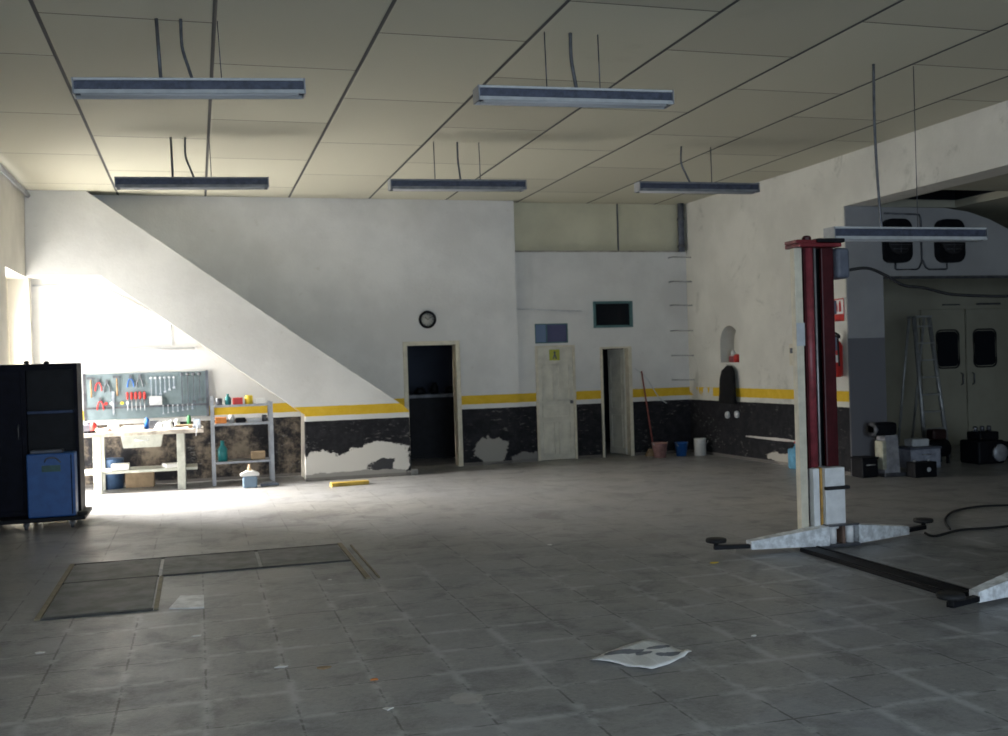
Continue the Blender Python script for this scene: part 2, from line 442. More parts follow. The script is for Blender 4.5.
mb = MB(); mb.box(9.06, 14.6, 12.34, 12.358, 2.66, 2.70); st(mb.build('trim_4', m_dsteel), 'dark edge strip under the grey beam with the fans', 'trim')

# bay double doors with rounded windows
def roundrect(x0,x1,z0,z1,r,n=5):
    P = []
    for cx, cz, a0 in ((x1-r,z0+r,-PI/2),(x1-r,z1-r,0),(x0+r,z1-r,PI/2),(x0+r,z0+r,PI)):
        P += [(cx+r*math.cos(a0+PI/2*i/n), cz+r*math.sin(a0+PI/2*i/n)) for i in range(n+1)]
    return P
for i, (x0, x1, wx0, wx1, nm) in enumerate(((11.85,12.735,12.16,12.57,'left'),(12.765,13.66,12.92,13.34,'right'))):
    d = thing('door_%d'%(4+i), '%s leaf of the beige double doors in the side bay, with rounded dark window'%nm, 'door', ((x0+x1)/2,15.18,0), kind='structure')
    c0 = (x0+x1)/2
    mb = MB(); mb.bbox(x0-c0,x1-c0,-.03,.02,.04,2.35,.008); mb.build('door_leaf', m_bay, d)
    mb = MB(); mb.prism(roundrect(wx0-c0,wx1-c0,1.37,1.97,.08), -.05, -.03, 'XZ'); g = mb.build('window_pane', m_dglass, d)
    mb = MB(); P = roundrect(wx0-c0-.025,wx1-c0+.025,1.345,1.995,.1); mb.tube([(a,-.045,b) for a,b in P+[P[0]]], .014, 6); mb.build('gasket', m_rub, d)
    mb = MB(); hx = (x1-c0-.1) if i == 0 else (x0-c0+.1); mb.tube([(hx,-.03,1.05),(hx,-.08,1.07),(hx,-.08,1.23),(hx,-.03,1.25)], .012, 6); mb.build('handle', m_dsteel, d)
mb = MB(); mb.box(13.0,13.5,15.15,15.17,2.42,2.45); mb.box(12.3,12.65,15.15,15.17,2.42,2.44); st(mb.build('trim_5', m_dsteel), 'thin dark rail above the beige double doors', 'rail')

# ------------------------------------------------------------------ back doors
d = thing('door_1', 'open doorway with cream frame beneath the round clock', 'doorway', (3.655,YB,0), kind='structure')
mb = MB(); mb.box(-.435,-.40,-.02,.22,0,2.02); mb.box(.40,.435,-.02,.22,0,2.02); mb.box(-.40,.40,-.02,.22,1.985,2.02); mb.build('frame', m_cream, d)
mb = MB(); mb.bbox(.435,.47,-.035,-.002,0,2.05,.006); mb.bbox(-.47,-.435,-.035,-.002,0,2.05,.006); mb.box(-.47,.47,-.03,-.002,2.02,2.05); mb.build('casing', m_cream, d)
d = thing('door_2', 'closed cream panelled door with small yellow sign', 'door', (5.79,YB+.08,0), kind='structure')
mb = MB(); mb.box(-.35,-.31,-.03,.2,0,1.93); mb.box(.31,.35,-.03,.2,0,1.93); mb.box(-.31,.31,-.03,.2,1.9,1.93); mb.build('frame', m_cream, d)
mb = MB(); mb.bbox(-.31,.31,-.01,.03,.01,1.90,.004); lf = mb.build('door_leaf', m_door, d)
for (a,b,z0,z1) in ((-.25,-.04,1.0,1.62),(.04,.25,1.0,1.62),(-.25,.25,.72,.93),(-.25,-.03,.1,.65),(.03,.25,.1,.65)):
    mb = MB(); 
    for q in ((a,a+.02,z0,z1),(b-.02,b,z0,z1),(a,b,z0,z0+.02),(a,b,z1-.02,z1)): mb.box(q[0],q[1],-.028,-.01,q[2],q[3])
    mb.build('panel_moulding', m_door, lf)
mb = MB(); mb.lathe([(.012,-.06),(.028,-.055),(.028,-.035),(.012,-.03),(.012,-.01)], (.26,0,.97), 'Y', 10); mb.build('handle', m_dsteel, lf)
s = MB(); s.box(-.10,.08,-.018,-.010,1.68,1.86); s = s.build('door_sign', plain('sign_yellow_green', (.40,.42,.06), .6, 0, .05), lf)
s['label'] = 'yellow green square sign with a dark pictogram'
mb = MB(); mb.lathe([(.02,-.026),(.02,-.019)], (-.01,0,1.81), 'Y', 10); mb.prism([(-.05,1.70),(-.02,1.79),(.0,1.79),(.03,1.70),(.01,1.70),(-.01,1.75),(-.03,1.70)], -.026,-.019,'XZ'); mb.build('pictogram', m_dsteel, s)
w = thing('window_2', 'blue and violet transom window above the closed cream door', 'window', (5.745,YB+.12,1.97), kind='structure')
mb = MB(); mb.box(-.295,-.275,-.03,.03,0,.33); mb.box(.275,.295,-.03,.03,0,.33); mb.box(-.275,.275,-.03,.03,0,.02); mb.box(-.275,.275,-.03,.03,.31,.33); mb.box(-.09,-.075,-.03,.03,.02,.31); mb.build('frame', m_tframe, w)
mb = MB(); mb.box(-.275,-.09,-.01,.01,.02,.31); mb.build('pane', m_tint1, w)
mb = MB(); mb.box(-.075,.275,-.01,.01,.02,.31); mb.build('pane', m_tint2, w)
d = thing('door_3', 'narrow cream framed doorway with its panelled leaf standing ajar', 'door', (6.885,YB+.08,0), kind='structure')
mb = MB(); mb.box(-.285,-.245,-.03,.2,0,1.88); mb.box(.225,.285,-.04,.2,0,1.88); mb.box(-.245,.225,-.03,.2,1.85,1.88); mb.build('frame', m_cream, d)
mb = MB(); m = Matrix.Translation((.215,.12,0))@Matrix.Rotation(math.radians(180-76),4,'Z')
mb.box(0,.46,-.02,.02,.02,1.84,m); lf = mb.build('door_leaf', m_door, d)
for z0,z1 in ((.12,.7),(.8,1.15),(1.25,1.75)):
    mb = MB()
    for q in ((.07,.09,z0,z1),(.37,.39,z0,z1),(.07,.39,z0,z0+.02),(.07,.39,z1-.02,z1)): mb.box(q[0],q[1],.02,.032,q[2],q[3],m)
    mb.build('panel_moulding', m_door, lf)
w = thing('window_3', 'small dark window with a teal frame above the ajar door', 'window', (6.86,YB+.08,2.21), kind='structure')
mb = MB(); mb.box(-.36,-.32,-.03,.1,0,.45); mb.box(.32,.36,-.03,.1,0,.45); mb.box(-.32,.32,-.03,.1,0,.04); mb.box(-.32,.32,-.03,.1,.41,.45); mb.build('frame', m_tframe, w)
mb = MB(); mb.box(-.32,.32,.04,.05,.04,.41); mb.build('pane', m_dglass, w)
# dim worktop seen in the dark room
t = thing('counter', 'dim pale counter inside the dark room behind the clock doorway', 'counter', (3.9,18.6,0))
mb = MB(); mb.bbox(-1.2,1.0,-.3,.3,1.08,1.14,.01); mb.build('worktop', plain('dim_top',(.20,.21,.23)), t)
mb = MB(); mb.box(-1.15,.95,-.25,.28,.0,1.08); mb.build('base', m_black, t)
for i,(x,w_,h) in enumerate(((3.55,.13,.16),(3.85,.2,.12),(4.12,.14,.2),(4.4,.18,.13))):
    mb = MB(); mb.lathe([(w_/2,0),(w_/2,h*.7),(w_*.3,h*.85),(w_*.3,h)],(0,0,0),'Z',12)
    tag(mb.build('canister', m_black, loc=(x,18.6,1.14)), ['small dark canister at the left end of the dim counter','low wide dark canister second from left on the dim counter','tallest dark canister on the dim counter','dark canister at the right end of the dim counter'][i], 'canister', 'canisters on the dim counter')

# ------------------------------------------------------------------ clock
t = thing('wall_clock', 'round black rimmed clock above the open doorway', 'clock', (3.60,YB,2.40))
mb = MB(); mb.lathe([(.02,0),(.14,0),(.145,-.03),(.135,-.05),(.105,-.045),(.105,-.02),(.02,-.02)],(0,0,0),'Y',32); mb.build('rim', m_black, t)
mb = MB(); mb.lathe([(.001,-.021),(.105,-.021),(.105,-.026),(.001,-.026)],(0,0,0),'Y',32); f = mb.build('dial', plain('dial',(.36,.36,.33),.6,0,.05), t)
for a in range(12):
    q = 2*PI*a/12; mb = MB(); mb.cbox((.088*math.sin(q),-.028,.088*math.cos(q)),(.006,.003,.02),(0,q,0)); mb.build('hour_mark', m_black, f)
mb = MB(); mb.cbox((-.02,-.031,.02),(.009,.003,.065),(0,-PI/4,0)); mb.build('hour_hand', m_black, t)
mb = MB(); mb.cbox((.03,-.034,.02),(.006,.003,.085),(0,math.radians(58),0)); mb.build('minute_hand', m_black, t)

# ------------------------------------------------------------------ staircase
LE = lambda z: .13*z
t = thing('staircase', 'white enclosed staircase rising left from the doorway, with striped lower panel', 'staircase', (0,0,0))
face = [(XL+.004,ZC-.002),(XL+.004,3.10),(-1.29,3.10),(.06,2.09),(1.53,.98),(1.50,0),(3.08,0),(3.10,.98),(3.02,1.06),(-1.46,ZC-.002)]
Y0 = 15.72
# split into convex pieces for clean faces
mb = MB()
for P in ([(XL+.004,3.10),(-1.29,3.10),(-1.46,ZC-.002),(XL+.004,ZC-.002)], [(-1.29,3.10),(.06,2.09),(.06,3.216),(-1.46,ZC-.002)],
          [(.06,2.09),(1.53,.98),(1.53,2.13),(.06,3.216)], [(1.53,.98),(3.10,.98),(3.02,1.06),(1.53,2.13)], [(1.50,0),(3.08,0),(3.10,.98),(1.53,.98)]):
    mb.prism(P, Y0, Y0+.14, 'XZ', LE, LE)
mb.build('stringer_wall', m_stair, t)
mb = MB()
back = lambda z: 0
for P in ([(XL+.004,3.10),(-1.27,3.10),(-1.22,3.22),(XL+.004,3.22)], [(-1.27,3.10),(1.54,.98),(1.60,1.10),(-1.22,3.22)], [(1.52,0),(1.66,0),(1.66,1.05),(1.54,.98)]):
    mb.prism(P, Y0+.14, YB-.003, 'XZ', LE, back)
s_ = mb.build('soffit', m_left, t)
n = 15
for i in range(n):
    x1 = 2.96-i*.278; z1 = .25+i*.209
    mb = MB(); mb.prism([(x1-.278,z1-.03),(x1-.001,z1-.17),(x1-.001,z1),(x1-.278,z1)], Y0+.145, YB-.004, 'XZ', LE, back)
    mb.build('step', m_slab, t)
mb = MB(); mb.bbox(3.085,3.20,15.76,16.60,0,.09,.01); mb.build('bottom_step', m_slab, t)

# ------------------------------------------------------------------ hanging lights
def lamp(loc, label, lip=None, tilt=0, zt=ZC):
    lip = lip or m_lgrey
    h = zt-loc[2]-.10
    t = thing('tube_light', label, 'ceiling light', loc, 0, 'hanging fluorescent lights')
    L = .825; t.rotation_euler.y = -tilt
    mb = MB(); mb.box(-L,L,-.07,.07,.012,.085); mb.build('body', m_lampd, t)
    mb = MB(); mb.bbox(-L,L,-.085,.085,.086,.105,.005); mb.build('top_tray', lip, t)
    for s in (-1,1):
        mb = MB(); mb.prism([(s*.072,.006),(s*.086,-.014),(s*.092,-.010),(s*.078,.020)], -L, L, 'YZ'); mb.build('reflector_lip', lip, t)
        mb = MB(); mb.prism([(-.088,-.012),(-.086,.105),(.086,.105),(.088,-.012)], s*(L+.001), s*(L+.012), 'YZ'); mb.build('end_plate', m_grey, t)
        mb = MB(); mb.tube([(-L+.04,s*.035,-.006),(L-.04,s*.035,-.006)],.014,8); mb.build('tube', m_diff, t)
    return t
def hang(t, x, top, wob=0, thick=.012, name='hanger_rod', mat=None, y=0):
    mb = MB()
    if wob: P = spline([(x-wob*.9,y,top),(x-wob,y,top*.55+.05),(x-wob*.3,y,.2),(x+wob*.2,y,.10)],6)
    else: P = [(x,y,top),(x,y,.1)]
    mb.tube(P, thick, 7); return mb.build(name, mat or m_dsteel, t)
H = ZC
z0 = 3.775
def mk(x, y, label, z=z0, lip=None, tilt=0): return lamp((x,y,z), label, lip, tilt)
a = mk(.035, 8.25, 'grey hanging tube light, nearest of the two at the left', tilt=.042); hang(a,-.22,H-z0,0,.014); hang(a,.0,H-z0,.05,.012,'power_cable'); hang(a,.22,H-z0,0,.004)
a = mk(3.02, 8.02, 'grey hanging tube light, nearest of the two in the middle column', tilt=.018); hang(a,-.24,H-z0,0,.005); hang(a,.22,H-z0,0,.005); hang(a,.01,H-z0,.03,.015,'power_cable')
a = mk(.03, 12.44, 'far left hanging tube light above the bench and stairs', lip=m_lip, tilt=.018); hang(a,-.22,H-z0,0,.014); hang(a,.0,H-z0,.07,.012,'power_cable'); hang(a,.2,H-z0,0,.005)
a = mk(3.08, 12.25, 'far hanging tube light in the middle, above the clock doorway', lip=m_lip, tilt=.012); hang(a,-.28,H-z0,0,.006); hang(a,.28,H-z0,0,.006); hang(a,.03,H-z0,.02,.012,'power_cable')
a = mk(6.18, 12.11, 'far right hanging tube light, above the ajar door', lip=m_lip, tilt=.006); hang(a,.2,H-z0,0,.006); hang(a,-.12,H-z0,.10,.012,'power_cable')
z6 = 2.72
a = mk(6.41, 8.36, 'low hanging tube light beside the red lift post', z6)
hang(a,-.27,H-z6,.05,.013,'power_cable'); hang(a,.12,H-z6,0,.004)

# ------------------------------------------------------------------ workbench
t = thing('workbench', 'pale green grey workbench cluttered with papers under the pegboard', 'workbench', (-.75,15.95,0))
mb = MB(); mb.bbox(-.98,.82,-.28,.42,.80,.86,.008); mb.build('bench_top', m_ply, t)
for x in (-.62,.50):
    for y in (-.24,.32):
        mb = MB(); mb.bbox(x-.055,x+.055,y-.04,y+.04,0,.80,.006); mb.build('leg', m_bench, t)
mb = MB(); mb.bbox(-.95,.72,-.22,.36,.27,.31,.006); mb.build('lower_shelf', m_bench, t)
mb = MB(); mb.prism([(-.30,.80),(.26,.80),(.23,.63),(-.27,.63)], -.31, .1, 'XZ'); dr = mb.build('drawer', m_bench, t)
mb = MB(); mb.tube([(-.1,-.32,.74),(-.1,-.34,.73),(.06,-.34,.73),(.06,-.32,.74)],.008,6); mb.build('handle', m_steel, dr)
# vice at the right front
t = thing('bench_vice', 'grey bench vice clamped at the right corner of the workbench', 'vice', (-.02,15.75,.862))
mb = MB(); mb.bbox(-.06,.06,-.08,.10,0,.05,.01); mb.bbox(-.05,.05,.0,.08,.05,.14,.01); mb.build('body', m_grey, t)
mb = MB(); mb.bbox(-.05,.05,-.13,-.07,.05,.14,.01); mb.build('front_jaw', m_steel, t)
mb = MB(); mb.tube([(0,-.13,.04),(0,-.2,.04)],.014,8); mb.tube([(-.02,-.19,-.10),(.02,-.19,.10)],.008,6); mb.build('handle', m_steel, t)
# bench clutter
def put(name, mbf, mat, loc, label, cat, group=None, rz=0):
    o = mbf.build(name, mat, loc=loc); o.rotation_euler.z = rz
    return tag(o, label, cat, group)
def crumple(w,d,h,sd):
    rnd = random.Random(sd); m = MB(); n = 7; V = []
    for j in range(n):
        for i in range(n):
            e = min(i,j,n-1-i,n-1-j); V.append(m.bm.verts.new(((i/(n-1)-.5)*w+rnd.uniform(-.01,.01),(j/(n-1)-.5)*d,(.012 if e==0 else h*rnd.uniform(.5,1)))))
    B = [m.bm.verts.new((v.co.x,v.co.y,0)) for v in V]
    for j in range(n-1):
        for i in range(n-1):
            a=j*n+i; m.bm.faces.new((V[a],V[a+1],V[a+n+1],V[a+n])); m.bm.faces.new((B[a],B[a+n],B[a+n+1],B[a+1]))
    rim=[i for i in range(n)]+[j*n+n-1 for j in range(1,n)]+[(n-1)*n+i for i in range(n-2,-1,-1)]+[j*n for j in range(n-2,0,-1)]
    for p,q in zip(rim,rim[1:]+rim[:1]): m.bm.faces.new((V[p],B[p],B[q],V[q]))
    return m
BT = .861
put('rag', crumple(.26,.22,.13,1), m_wplas, (-.47,15.85,BT), 'large white crumpled rag pile near the right of the bench', 'rag', 'rags on the bench')
put('rag', crumple(.34,.20,.07,2), m_paper, (-.92,15.82,BT), 'low flat white rag pile in the middle of the bench', 'rag', 'rags on the bench')
put('rag', crumple(.24,.2,.06,3), plain('pinkish rag',(.45,.33,.28)), (-1.30,15.82,BT), 'brownish rag at the left end of the bench by the dark cabinet', 'rag', 'rags on the bench')
m_ = MB(); m_.bbox(-.14,.14,-.09,.09,0,.06,.01); put('parts_tray', m_, m_wplas, (-.9,16.1,BT), 'white tray behind the flat rag pile on the bench', 'tray')
m_ = MB(); m_.bbox(-.07,.07,-.06,.06,0,.12,.01); m_.box(-.05,.05,-.061,-.06,.02,.09); put('tin_box', m_, m_dsteel, (-.62,16.15,BT), 'dark steel tin behind the big rag on the bench', 'tin')
m_ = MB(); m_.bbox(-.13,.13,-.09,.09,0,.05,.008); put('carton', m_, m_card, (-.20,16.0,BT), 'brown flat carton between the big rag and the vice', 'carton')
for i,(x,y,r,h,m,l) in enumerate(((-1.43,15.95,.04,.14,m_rplas,'small red can at the left end of the bench'),(-.72,16.2,.035,.16,m_bplas,'small blue spray can behind the white tray'),(-.3,16.2,.04,.12,m_wplas,'small white can at the right rear of the bench'),(-.13,16.1,.03,.18,m_gplas,'green spray can beside the vice'))):
    m_ = MB(); m_.lathe([(r,0),(r,h*.85),(r*.6,h*.93),(r*.6,h)],(0,0,0),'Z',14); put('can', m_, m, (x,y,BT), l, 'can', 'cans on the bench')
m_ = MB(); m_.bbox(-.12,.12,-.1,.1,0,.09,.01); put('carton', m_, m_paper, (-1.08,15.85,.312), 'white package on the lower shelf, left end', 'carton')
m_ = MB(); m_.bbox(-.12,.12,-.1,.1,0,.06,.01); put('carton', m_, m_wplas, (-.38,15.84,.312), 'white package on the lower shelf, right end', 'carton', rz=.3)
m_ = MB(); m_.lathe([(.14,0),(.15,.4),(.15,.44)],(0,0,0),'Z',18); put('drum', m_, plain('dull_drum_blue',(.04,.08,.16)), (-1.22,16.38,0), 'dull blue drum on the floor behind the left bench leg', 'drum')
m_ = MB(); m_.bbox(-.2,.2,-.12,.12,0,.22,.01); put('carton', m_, m_card, (-.85,16.42,0), 'brown carton on the floor behind the bench shelf', 'carton')

put('rag', crumple(.2,.16,.10,8), m_lgrey, (-1.17,16.07,BT), 'grey crumpled rag behind the low flat rag pile', 'rag', 'rags on the bench')
m_ = MB(); m_.bbox(-.10,.10,-.10,.06,0,.02,.004); put('paper_stack', m_, m_paper, (-.24,15.82,BT), 'white stack of papers at the right end of the bench', 'papers')
m_ = MB(); m_.tube([(0,0,.016),(.24,.0,.016)],.016,8); put('torch', m_, m_black, (-1.62,15.70,BT), 'black rod shaped torch at the front left of the bench', 'torch')
m_ = MB(); m_.bbox(-.10,.10,-.07,.07,0,.10,.012); m_.bbox(-.03,.03,-.02,.02,.10,.13,.006); put('charger', m_, m_mot, (-1.5,16.15,BT), 'dark charger box at the rear left of the bench', 'charger')
# pegboard and tools
t = thing('pegboard', 'blue grey tool board on the wall behind the workbench', 'tool board', (-.73,YB,1.36))
mb = MB(); mb.bbox(-.86,.87,-.045,-.003,-.36,.32,.005); mb.build('board', m_peg, t)
for a in (-.865,.875): mb = MB(); mb.box(a-.02,a+.02,-.055,-.003,-.37,.33); mb.build('edge_strip', m_dsteel, t)
mb = MB(); mb.box(-.86,.87,-.055,-.046,-.20,-.17); mb.build('tool_rail', m_dsteel, t)
TY = YB-.058
def spanner(L, w, mat):
    m = MB(); m.cbox((0,-.01,-L/2),(w*.5,.008,L*.8))
    m.lathe([(w*.4,-.014),(w,-.014),(w,-.004),(w*.4,-.004)],(0,0,-.02),'Y',12)
    m.prism([(-w,-L),(-w*.3,-L),(-w*.3,-L+w*.8),(w*.3,-L+w*.8),(w*.3,-L),(w,-L),(w*.9,-L+w*1.6),(-w*.9,-L+w*1.6)],-.014,-.004,'XZ')
    return m
posn = ['leftmost','second','third','fourth','fifth','sixth','seventh','eighth','ninth','tenth']
for i in range(6):
    L = .34-.03*i
    o = spanner(L,.018,m_steel).build('spanner', m_steel, loc=(-.66+.065*i,TY,1.62)); tag(o, '%s spanner, counting from the left, in the bright graded row right of the board centre'%posn[i], 'spanner', 'spanners on the tool board')
for i in range(4):
    o = spanner(.52-.03*i,.026,m_dsteel).build('spanner', m_dsteel, loc=(-.22+.085*i,TY,1.66)); tag(o, '%s long dark spanner, counting from the left, near the right edge of the board'%posn[i], 'spanner', 'long spanners on the tool board')
def driver(x, z, label, hm):
    t = thing('screwdriver', label, 'screwdriver', (x,TY-.02,z), 0, 'red handled screwdrivers on the tool board')
    m = MB(); m.lathe([(.010,0),(.018,-.015),(.018,-.09),(.012,-.11)],(0,0,0),'Z',10); m.build('handle', hm, t)
    m = MB(); m.lathe([(.006,-.11),(.006,-.26),(.002,-.28)],(0,0,0),'Z',8); m.build('shaft', m_steel, t)
for i in range(5): driver(-1.00+.06*i, 1.40, '%s red handled screwdriver, counting from the left, in the row at the board centre'%posn[i], m_rplas)
def pliers(x, z, label, hm):
    t = thing('pliers', label, 'pliers', (x,TY-.012,z), 0, 'pliers on the tool board')
    m = MB(); m.prism([(-.015,0),(.0,.0),(.015,0),(.022,-.06),(-.022,-.06)],-.01,.008,'XZ'); m.build('jaws', m_dsteel, t)
    for s in (-1,1):
        m = MB(); m.tube(spline([(s*.008,0,-.06),(s*.035,0,-.11),(s*.045,0,-.19)],4),.010,7); m.build('handle', hm, t)
pliers(-1.40,1.62,'leftmost pliers on the tool board, red handles',m_rplas); pliers(-1.28,1.60,'second pliers from the left on the tool board, dark handles',m_dsteel)
pliers(-1.38,1.34,'lower red pliers at the left of the tool board',m_rplas); pliers(-.95,1.66,'pliers above the red screwdrivers, blue handles',m_bplas); pliers(-.82,1.66,'pliers above the red screwdrivers, dark handles',m_dsteel)
def hammer(x, z, label):
    t = thing('hammer', label, 'hammer', (x,TY-.02,z), 0, 'hammers on the tool board')
    m = MB(); m.prism([(-.055,-.018),(-.055,.018),(.02,.018),(.06,.004),(.06,-.008),(.02,-.018)],-.014,.014,'XZ'); m.build('head', m_dsteel, t)
    m = MB(); m.tube([(0,0,0),(0,0,-.28)],.011,8,.014); m.build('handle', m_wood, t)
hammer(-1.14,1.63,'wooden handled hammer left of the red screwdrivers, upper row'); hammer(-1.50,1.62,'wooden handled hammer at the left edge of the tool board')
m_ = MB(); m_.tube([(-.045*0,0,0)]+[(.05*math.cos(a),0,.05*math.sin(a)) for a in [PI/6*i for i in range(12)]],.006,6)
put('wire_coil', m_, m_dsteel, (-.72,TY-.02,1.24), 'small dark coil hung low on the tool board', 'wire coil')
m_ = MB(); m_.bbox(-.09,.09,-.05,-.002,-.07,.07,.008); put('socket_case', m_, m_lgrey, (-.60,TY,1.26), 'pale grey socket case hung low at the right of the red screwdrivers', 'tool case')
m_ = MB(); m_.prism([(-.02,0),(.02,0),(.012,-.32),(.0,-.36),(-.012,-.32)],-.012,-.004,'XZ'); put('file', m_, m_steel, (-1.20,TY,1.42), 'long steel file below the hammer on the tool board', 'file')

for i in range(7):
    o = spanner(.15-.01*i,.012,m_steel).build('spanner', m_steel, loc=(-.50+.07*i,TY,1.20)); tag(o, '%s short spanner, counting from the left, in the lowest row of the board'%posn[i], 'spanner', 'short spanners on the tool board')
for i in range(5):
    q = MB(); q.lathe([(.02,-.035),(.024,-.03),(.024,-.002),(.02,0)],(0,0,0),'Y',10)
    o = q.build('tape_roll', [m_rplas,m_wplas,m_dsteel,m_yplas,m_wplas][i], loc=(-1.30+.075*i,TY,1.24)); tag(o, '%s tape roll along the bottom left of the tool board'%['red','nearest to the red one, white','dark steel','yellow','rightmost white'][i], 'tape roll', 'tape rolls on the tool board')
# wall tube lamp and conduit over the bench
t = thing('tube_light', 'thin wall mounted tube light above the tool board', 'wall light', (-.78,YB,2.03))
mb = MB(); mb.bbox(-.80,.80,-.05,-.002,-.02,.03,.006); mb.build('housing', m_white, t)
mb = MB(); mb.tube([(-.76,-.07,.0),(.76,-.07,.0)],.016,8); mb.build('tube', m_diff, t)
P = [(-2.26,YB-.02,3.0),(-1.35,YB-.02,3.0),(-.55,YB-.02,2.55),(-.35,YB-.02,2.42),(-.35,YB-.02,2.08)]
mb = MB(); mb.tube(P,.012,7); tag(mb.build('conduit', m_lgrey), 'pale conduit running down the alcove wall to the wall light', 'conduit')

# ------------------------------------------------------------------ shelf rack
t = thing('shelf_rack', 'grey slotted steel shelf rack right of the workbench', 'shelf rack', (.63,15.9,0))
for x in (-.43,.41):
    for y in (0,.45):
        mb = MB(); mb.box(x-.025,x+.025,y-.004,y,0,1.30 if x<0 else 1.2); mb.box(x-.025 if x<0 else x+.021,x-.021 if x<0 else x+.025,y,y+.03,0,1.2); mb.build('post', m_grey, t)
for z in (1.17,.90,.34):
    mb = MB(); mb.box(-.40,.38,.005,.44,z-.03,z); mb.build('shelf', m_grey, t)
def item(kind, x, z, w, h, m, l, cat, grp, y=16.05):
    q = MB()
    if kind == 'box': q.bbox(-w/2,w/2,-.07,.07,0,h,.006)
    elif kind == 'can': q.lathe([(w/2,0),(w/2,h*.9),(w*.42,h)],(0,0,0),'Z',14)
    elif kind == 'bottle': q.lathe([(w/2,0),(w/2,h*.6),(w*.2,h*.8),(w*.2,h)],(0,0,0),'Z',12)
    o = q.build({'box':'carton','can':'can','bottle':'bottle'}[kind], m, loc=(x,y,z)); tag(o,l,cat,grp)
g1='items on the top rack shelf'; g2='items on the middle rack shelf'
item('can',.30,1.172,.10,.10,m_dsteel,'dark tin at the left of the top rack shelf','can',g1)
item('bottle',.43,1.172,.09,.16,m_teal,'greenish bottle second on the top rack shelf','bottle',g1)
item('box',.57,1.172,.14,.10,m_rplas,'red box on the top rack shelf','box',g1)
item('can',.73,1.172,.12,.13,m_yplas,'yellow can on the top rack shelf','can',g1)
item('box',.90,1.172,.13,.08,m_wplas,'small white box at the right of the top rack shelf','box',g1)
item('box',.32,.902,.16,.09,m_oplas,'orange box at the left of the middle rack shelf','box',g2)
item('can',.47,.902,.09,.12,m_wplas,'white can on the middle rack shelf','can',g2)
item('box',.60,.902,.14,.07,m_black,'black box in the middle of the middle rack shelf','box',g2)
item('box',.80,.902,.22,.06,m_lgrey,'long grey box on the middle rack shelf','box',g2)
item('can',.95,.902,.08,.1,m_dsteel,'dark tin at the right of the middle rack shelf','can',g2)
item('bottle',.33,.342,.14,.30,m_teal,'teal bottle on the lowest rack shelf','bottle','items on the lowest rack shelf')
item('box',.84,.342,.2,.12,m_card,'brown carton on the lowest rack shelf','box','items on the lowest rack shelf')
# floor items near the rack
t = thing('glass_jar', 'square blue tinted glass jar with white shoulders before the rack', 'jar', (.68,15.40,0))
mb = MB(); mb.bbox(-.10,.10,-.09,.09,0,.17,.02); mb.build('body', m_bottle, t)
mb = MB(); mb.prism([(-.13,.17),(.13,.17),(.13,.20),(.04,.24),(-.04,.24),(-.13,.20)],-.08,.08,'XZ'); mb.build('shoulder', m_wplas, t)
mb = MB(); mb.lathe([(.03,.24),(.03,.28),(.018,.29),(.018,.33)],(0,0,0),'Z',12); mb.build('cap', m_card, t)
m_ = MB(); m_.bbox(-.13,.13,-.10,.10,0,.035,.006); m_.bbox(-.09,.09,-.07,.07,.035,.05,.004); put('metal_plate', m_, m_dsteel, (.96,15.55,0), 'flat dark plate on the floor right of the glass jar', 'plate')
m_ = MB(); m_.bbox(-.27,.27,-.06,.06,0,.055,.005); put('plank', m_, m_plank, (2.03,14.9,0), 'short yellow plank on the floor before the stairs panel', 'plank', rz=.12)

# ------------------------------------------------------------------ dark cabinet on trolley
t = thing('trolley', 'low black wheeled trolley under the tall dark cabinet', 'trolley', (-1.79,12.85,0))
mb = MB(); mb.bbox(-.50,.56,-.42,.42,.085,.13,.008); mb.build('deck', m_black, t)
for x in (-.42,-.05,.42):
    for y in (-.34,.34):
        mb = MB(); mb.lathe([(.012,-.016),(.042,-.016),(.042,.016),(.012,.016)],(x,y,.042),'X',14); mb.build('wheel', m_dsteel, t)
        mb = MB(); mb.box(x-.028,x-.02,y-.02,y+.02,.04,.086); mb.box(x+.02,x+.028,y-.02,y+.02,.04,.086); mb.box(x-.028,x+.028,y-.02,y+.02,.08,.086); mb.build('caster_fork', m_dsteel, t)
mb = MB(); mb.lathe([(.03,0),(.05,0),(.055,.04),(.03,.05)],(.53,-.38,.13),'Z',10); mb.build('bumper', m_rub, t)
t = thing('tool_cabinet', 'tall dark navy cabinet at the left edge on a trolley', 'cabinet', (-1.80,12.75,.131))
mb = MB(); mb.box(-.50,-.06,0,.5,0,1.69); mb.box(-.06,-.04,-.0,.5,0,1.69); mb.box(.46,.50,0,.5,0,1.69); mb.box(-.04,.46,.44,.5,0,1.69); mb.box(-.04,.46,0,.44,1.62,1.69); mb.box(-.04,.46,0,.44,0,.06); mb.build('body', m_navy, t)
mb = MB(); mb.box(-.04,.46,.10,.44,.06,1.62) ; mb.build('inner_panel', m_black, t)
mb = MB(); mb.bbox(-.03,.45,-.03,.10,1.13,1.16,.005); s=mb.build('shelf_lip', plain('dull_blue',(.02,.04,.10)), t); s['label']='dull blue shelf edge'
mb = MB(); mb.bbox(-.47,-.09,-.012,0,.05,1.62,.004); mb.build('side_door', m_navy, t)
mb = MB(); mb.tube([(-.12,-.012,.85),(-.12,-.04,.87),(-.12,-.04,1.0),(-.12,-.012,1.02)],.007,6); mb.build('handle', m_dsteel, t)
for i,(x,h) in enumerate(((-.05,.04),(.16,.03))):
    m_ = MB(); m_.lathe([(.03,0),(.03,h*.7),(.012,h)],(0,0,0),'Z',12); put('cap', m_, m_black, (-1.80+x,12.95,1.822), ['left small black cap on top of the dark cabinet','right small black cap on top of the dark cabinet'][i], 'cap', 'caps on the cabinet')
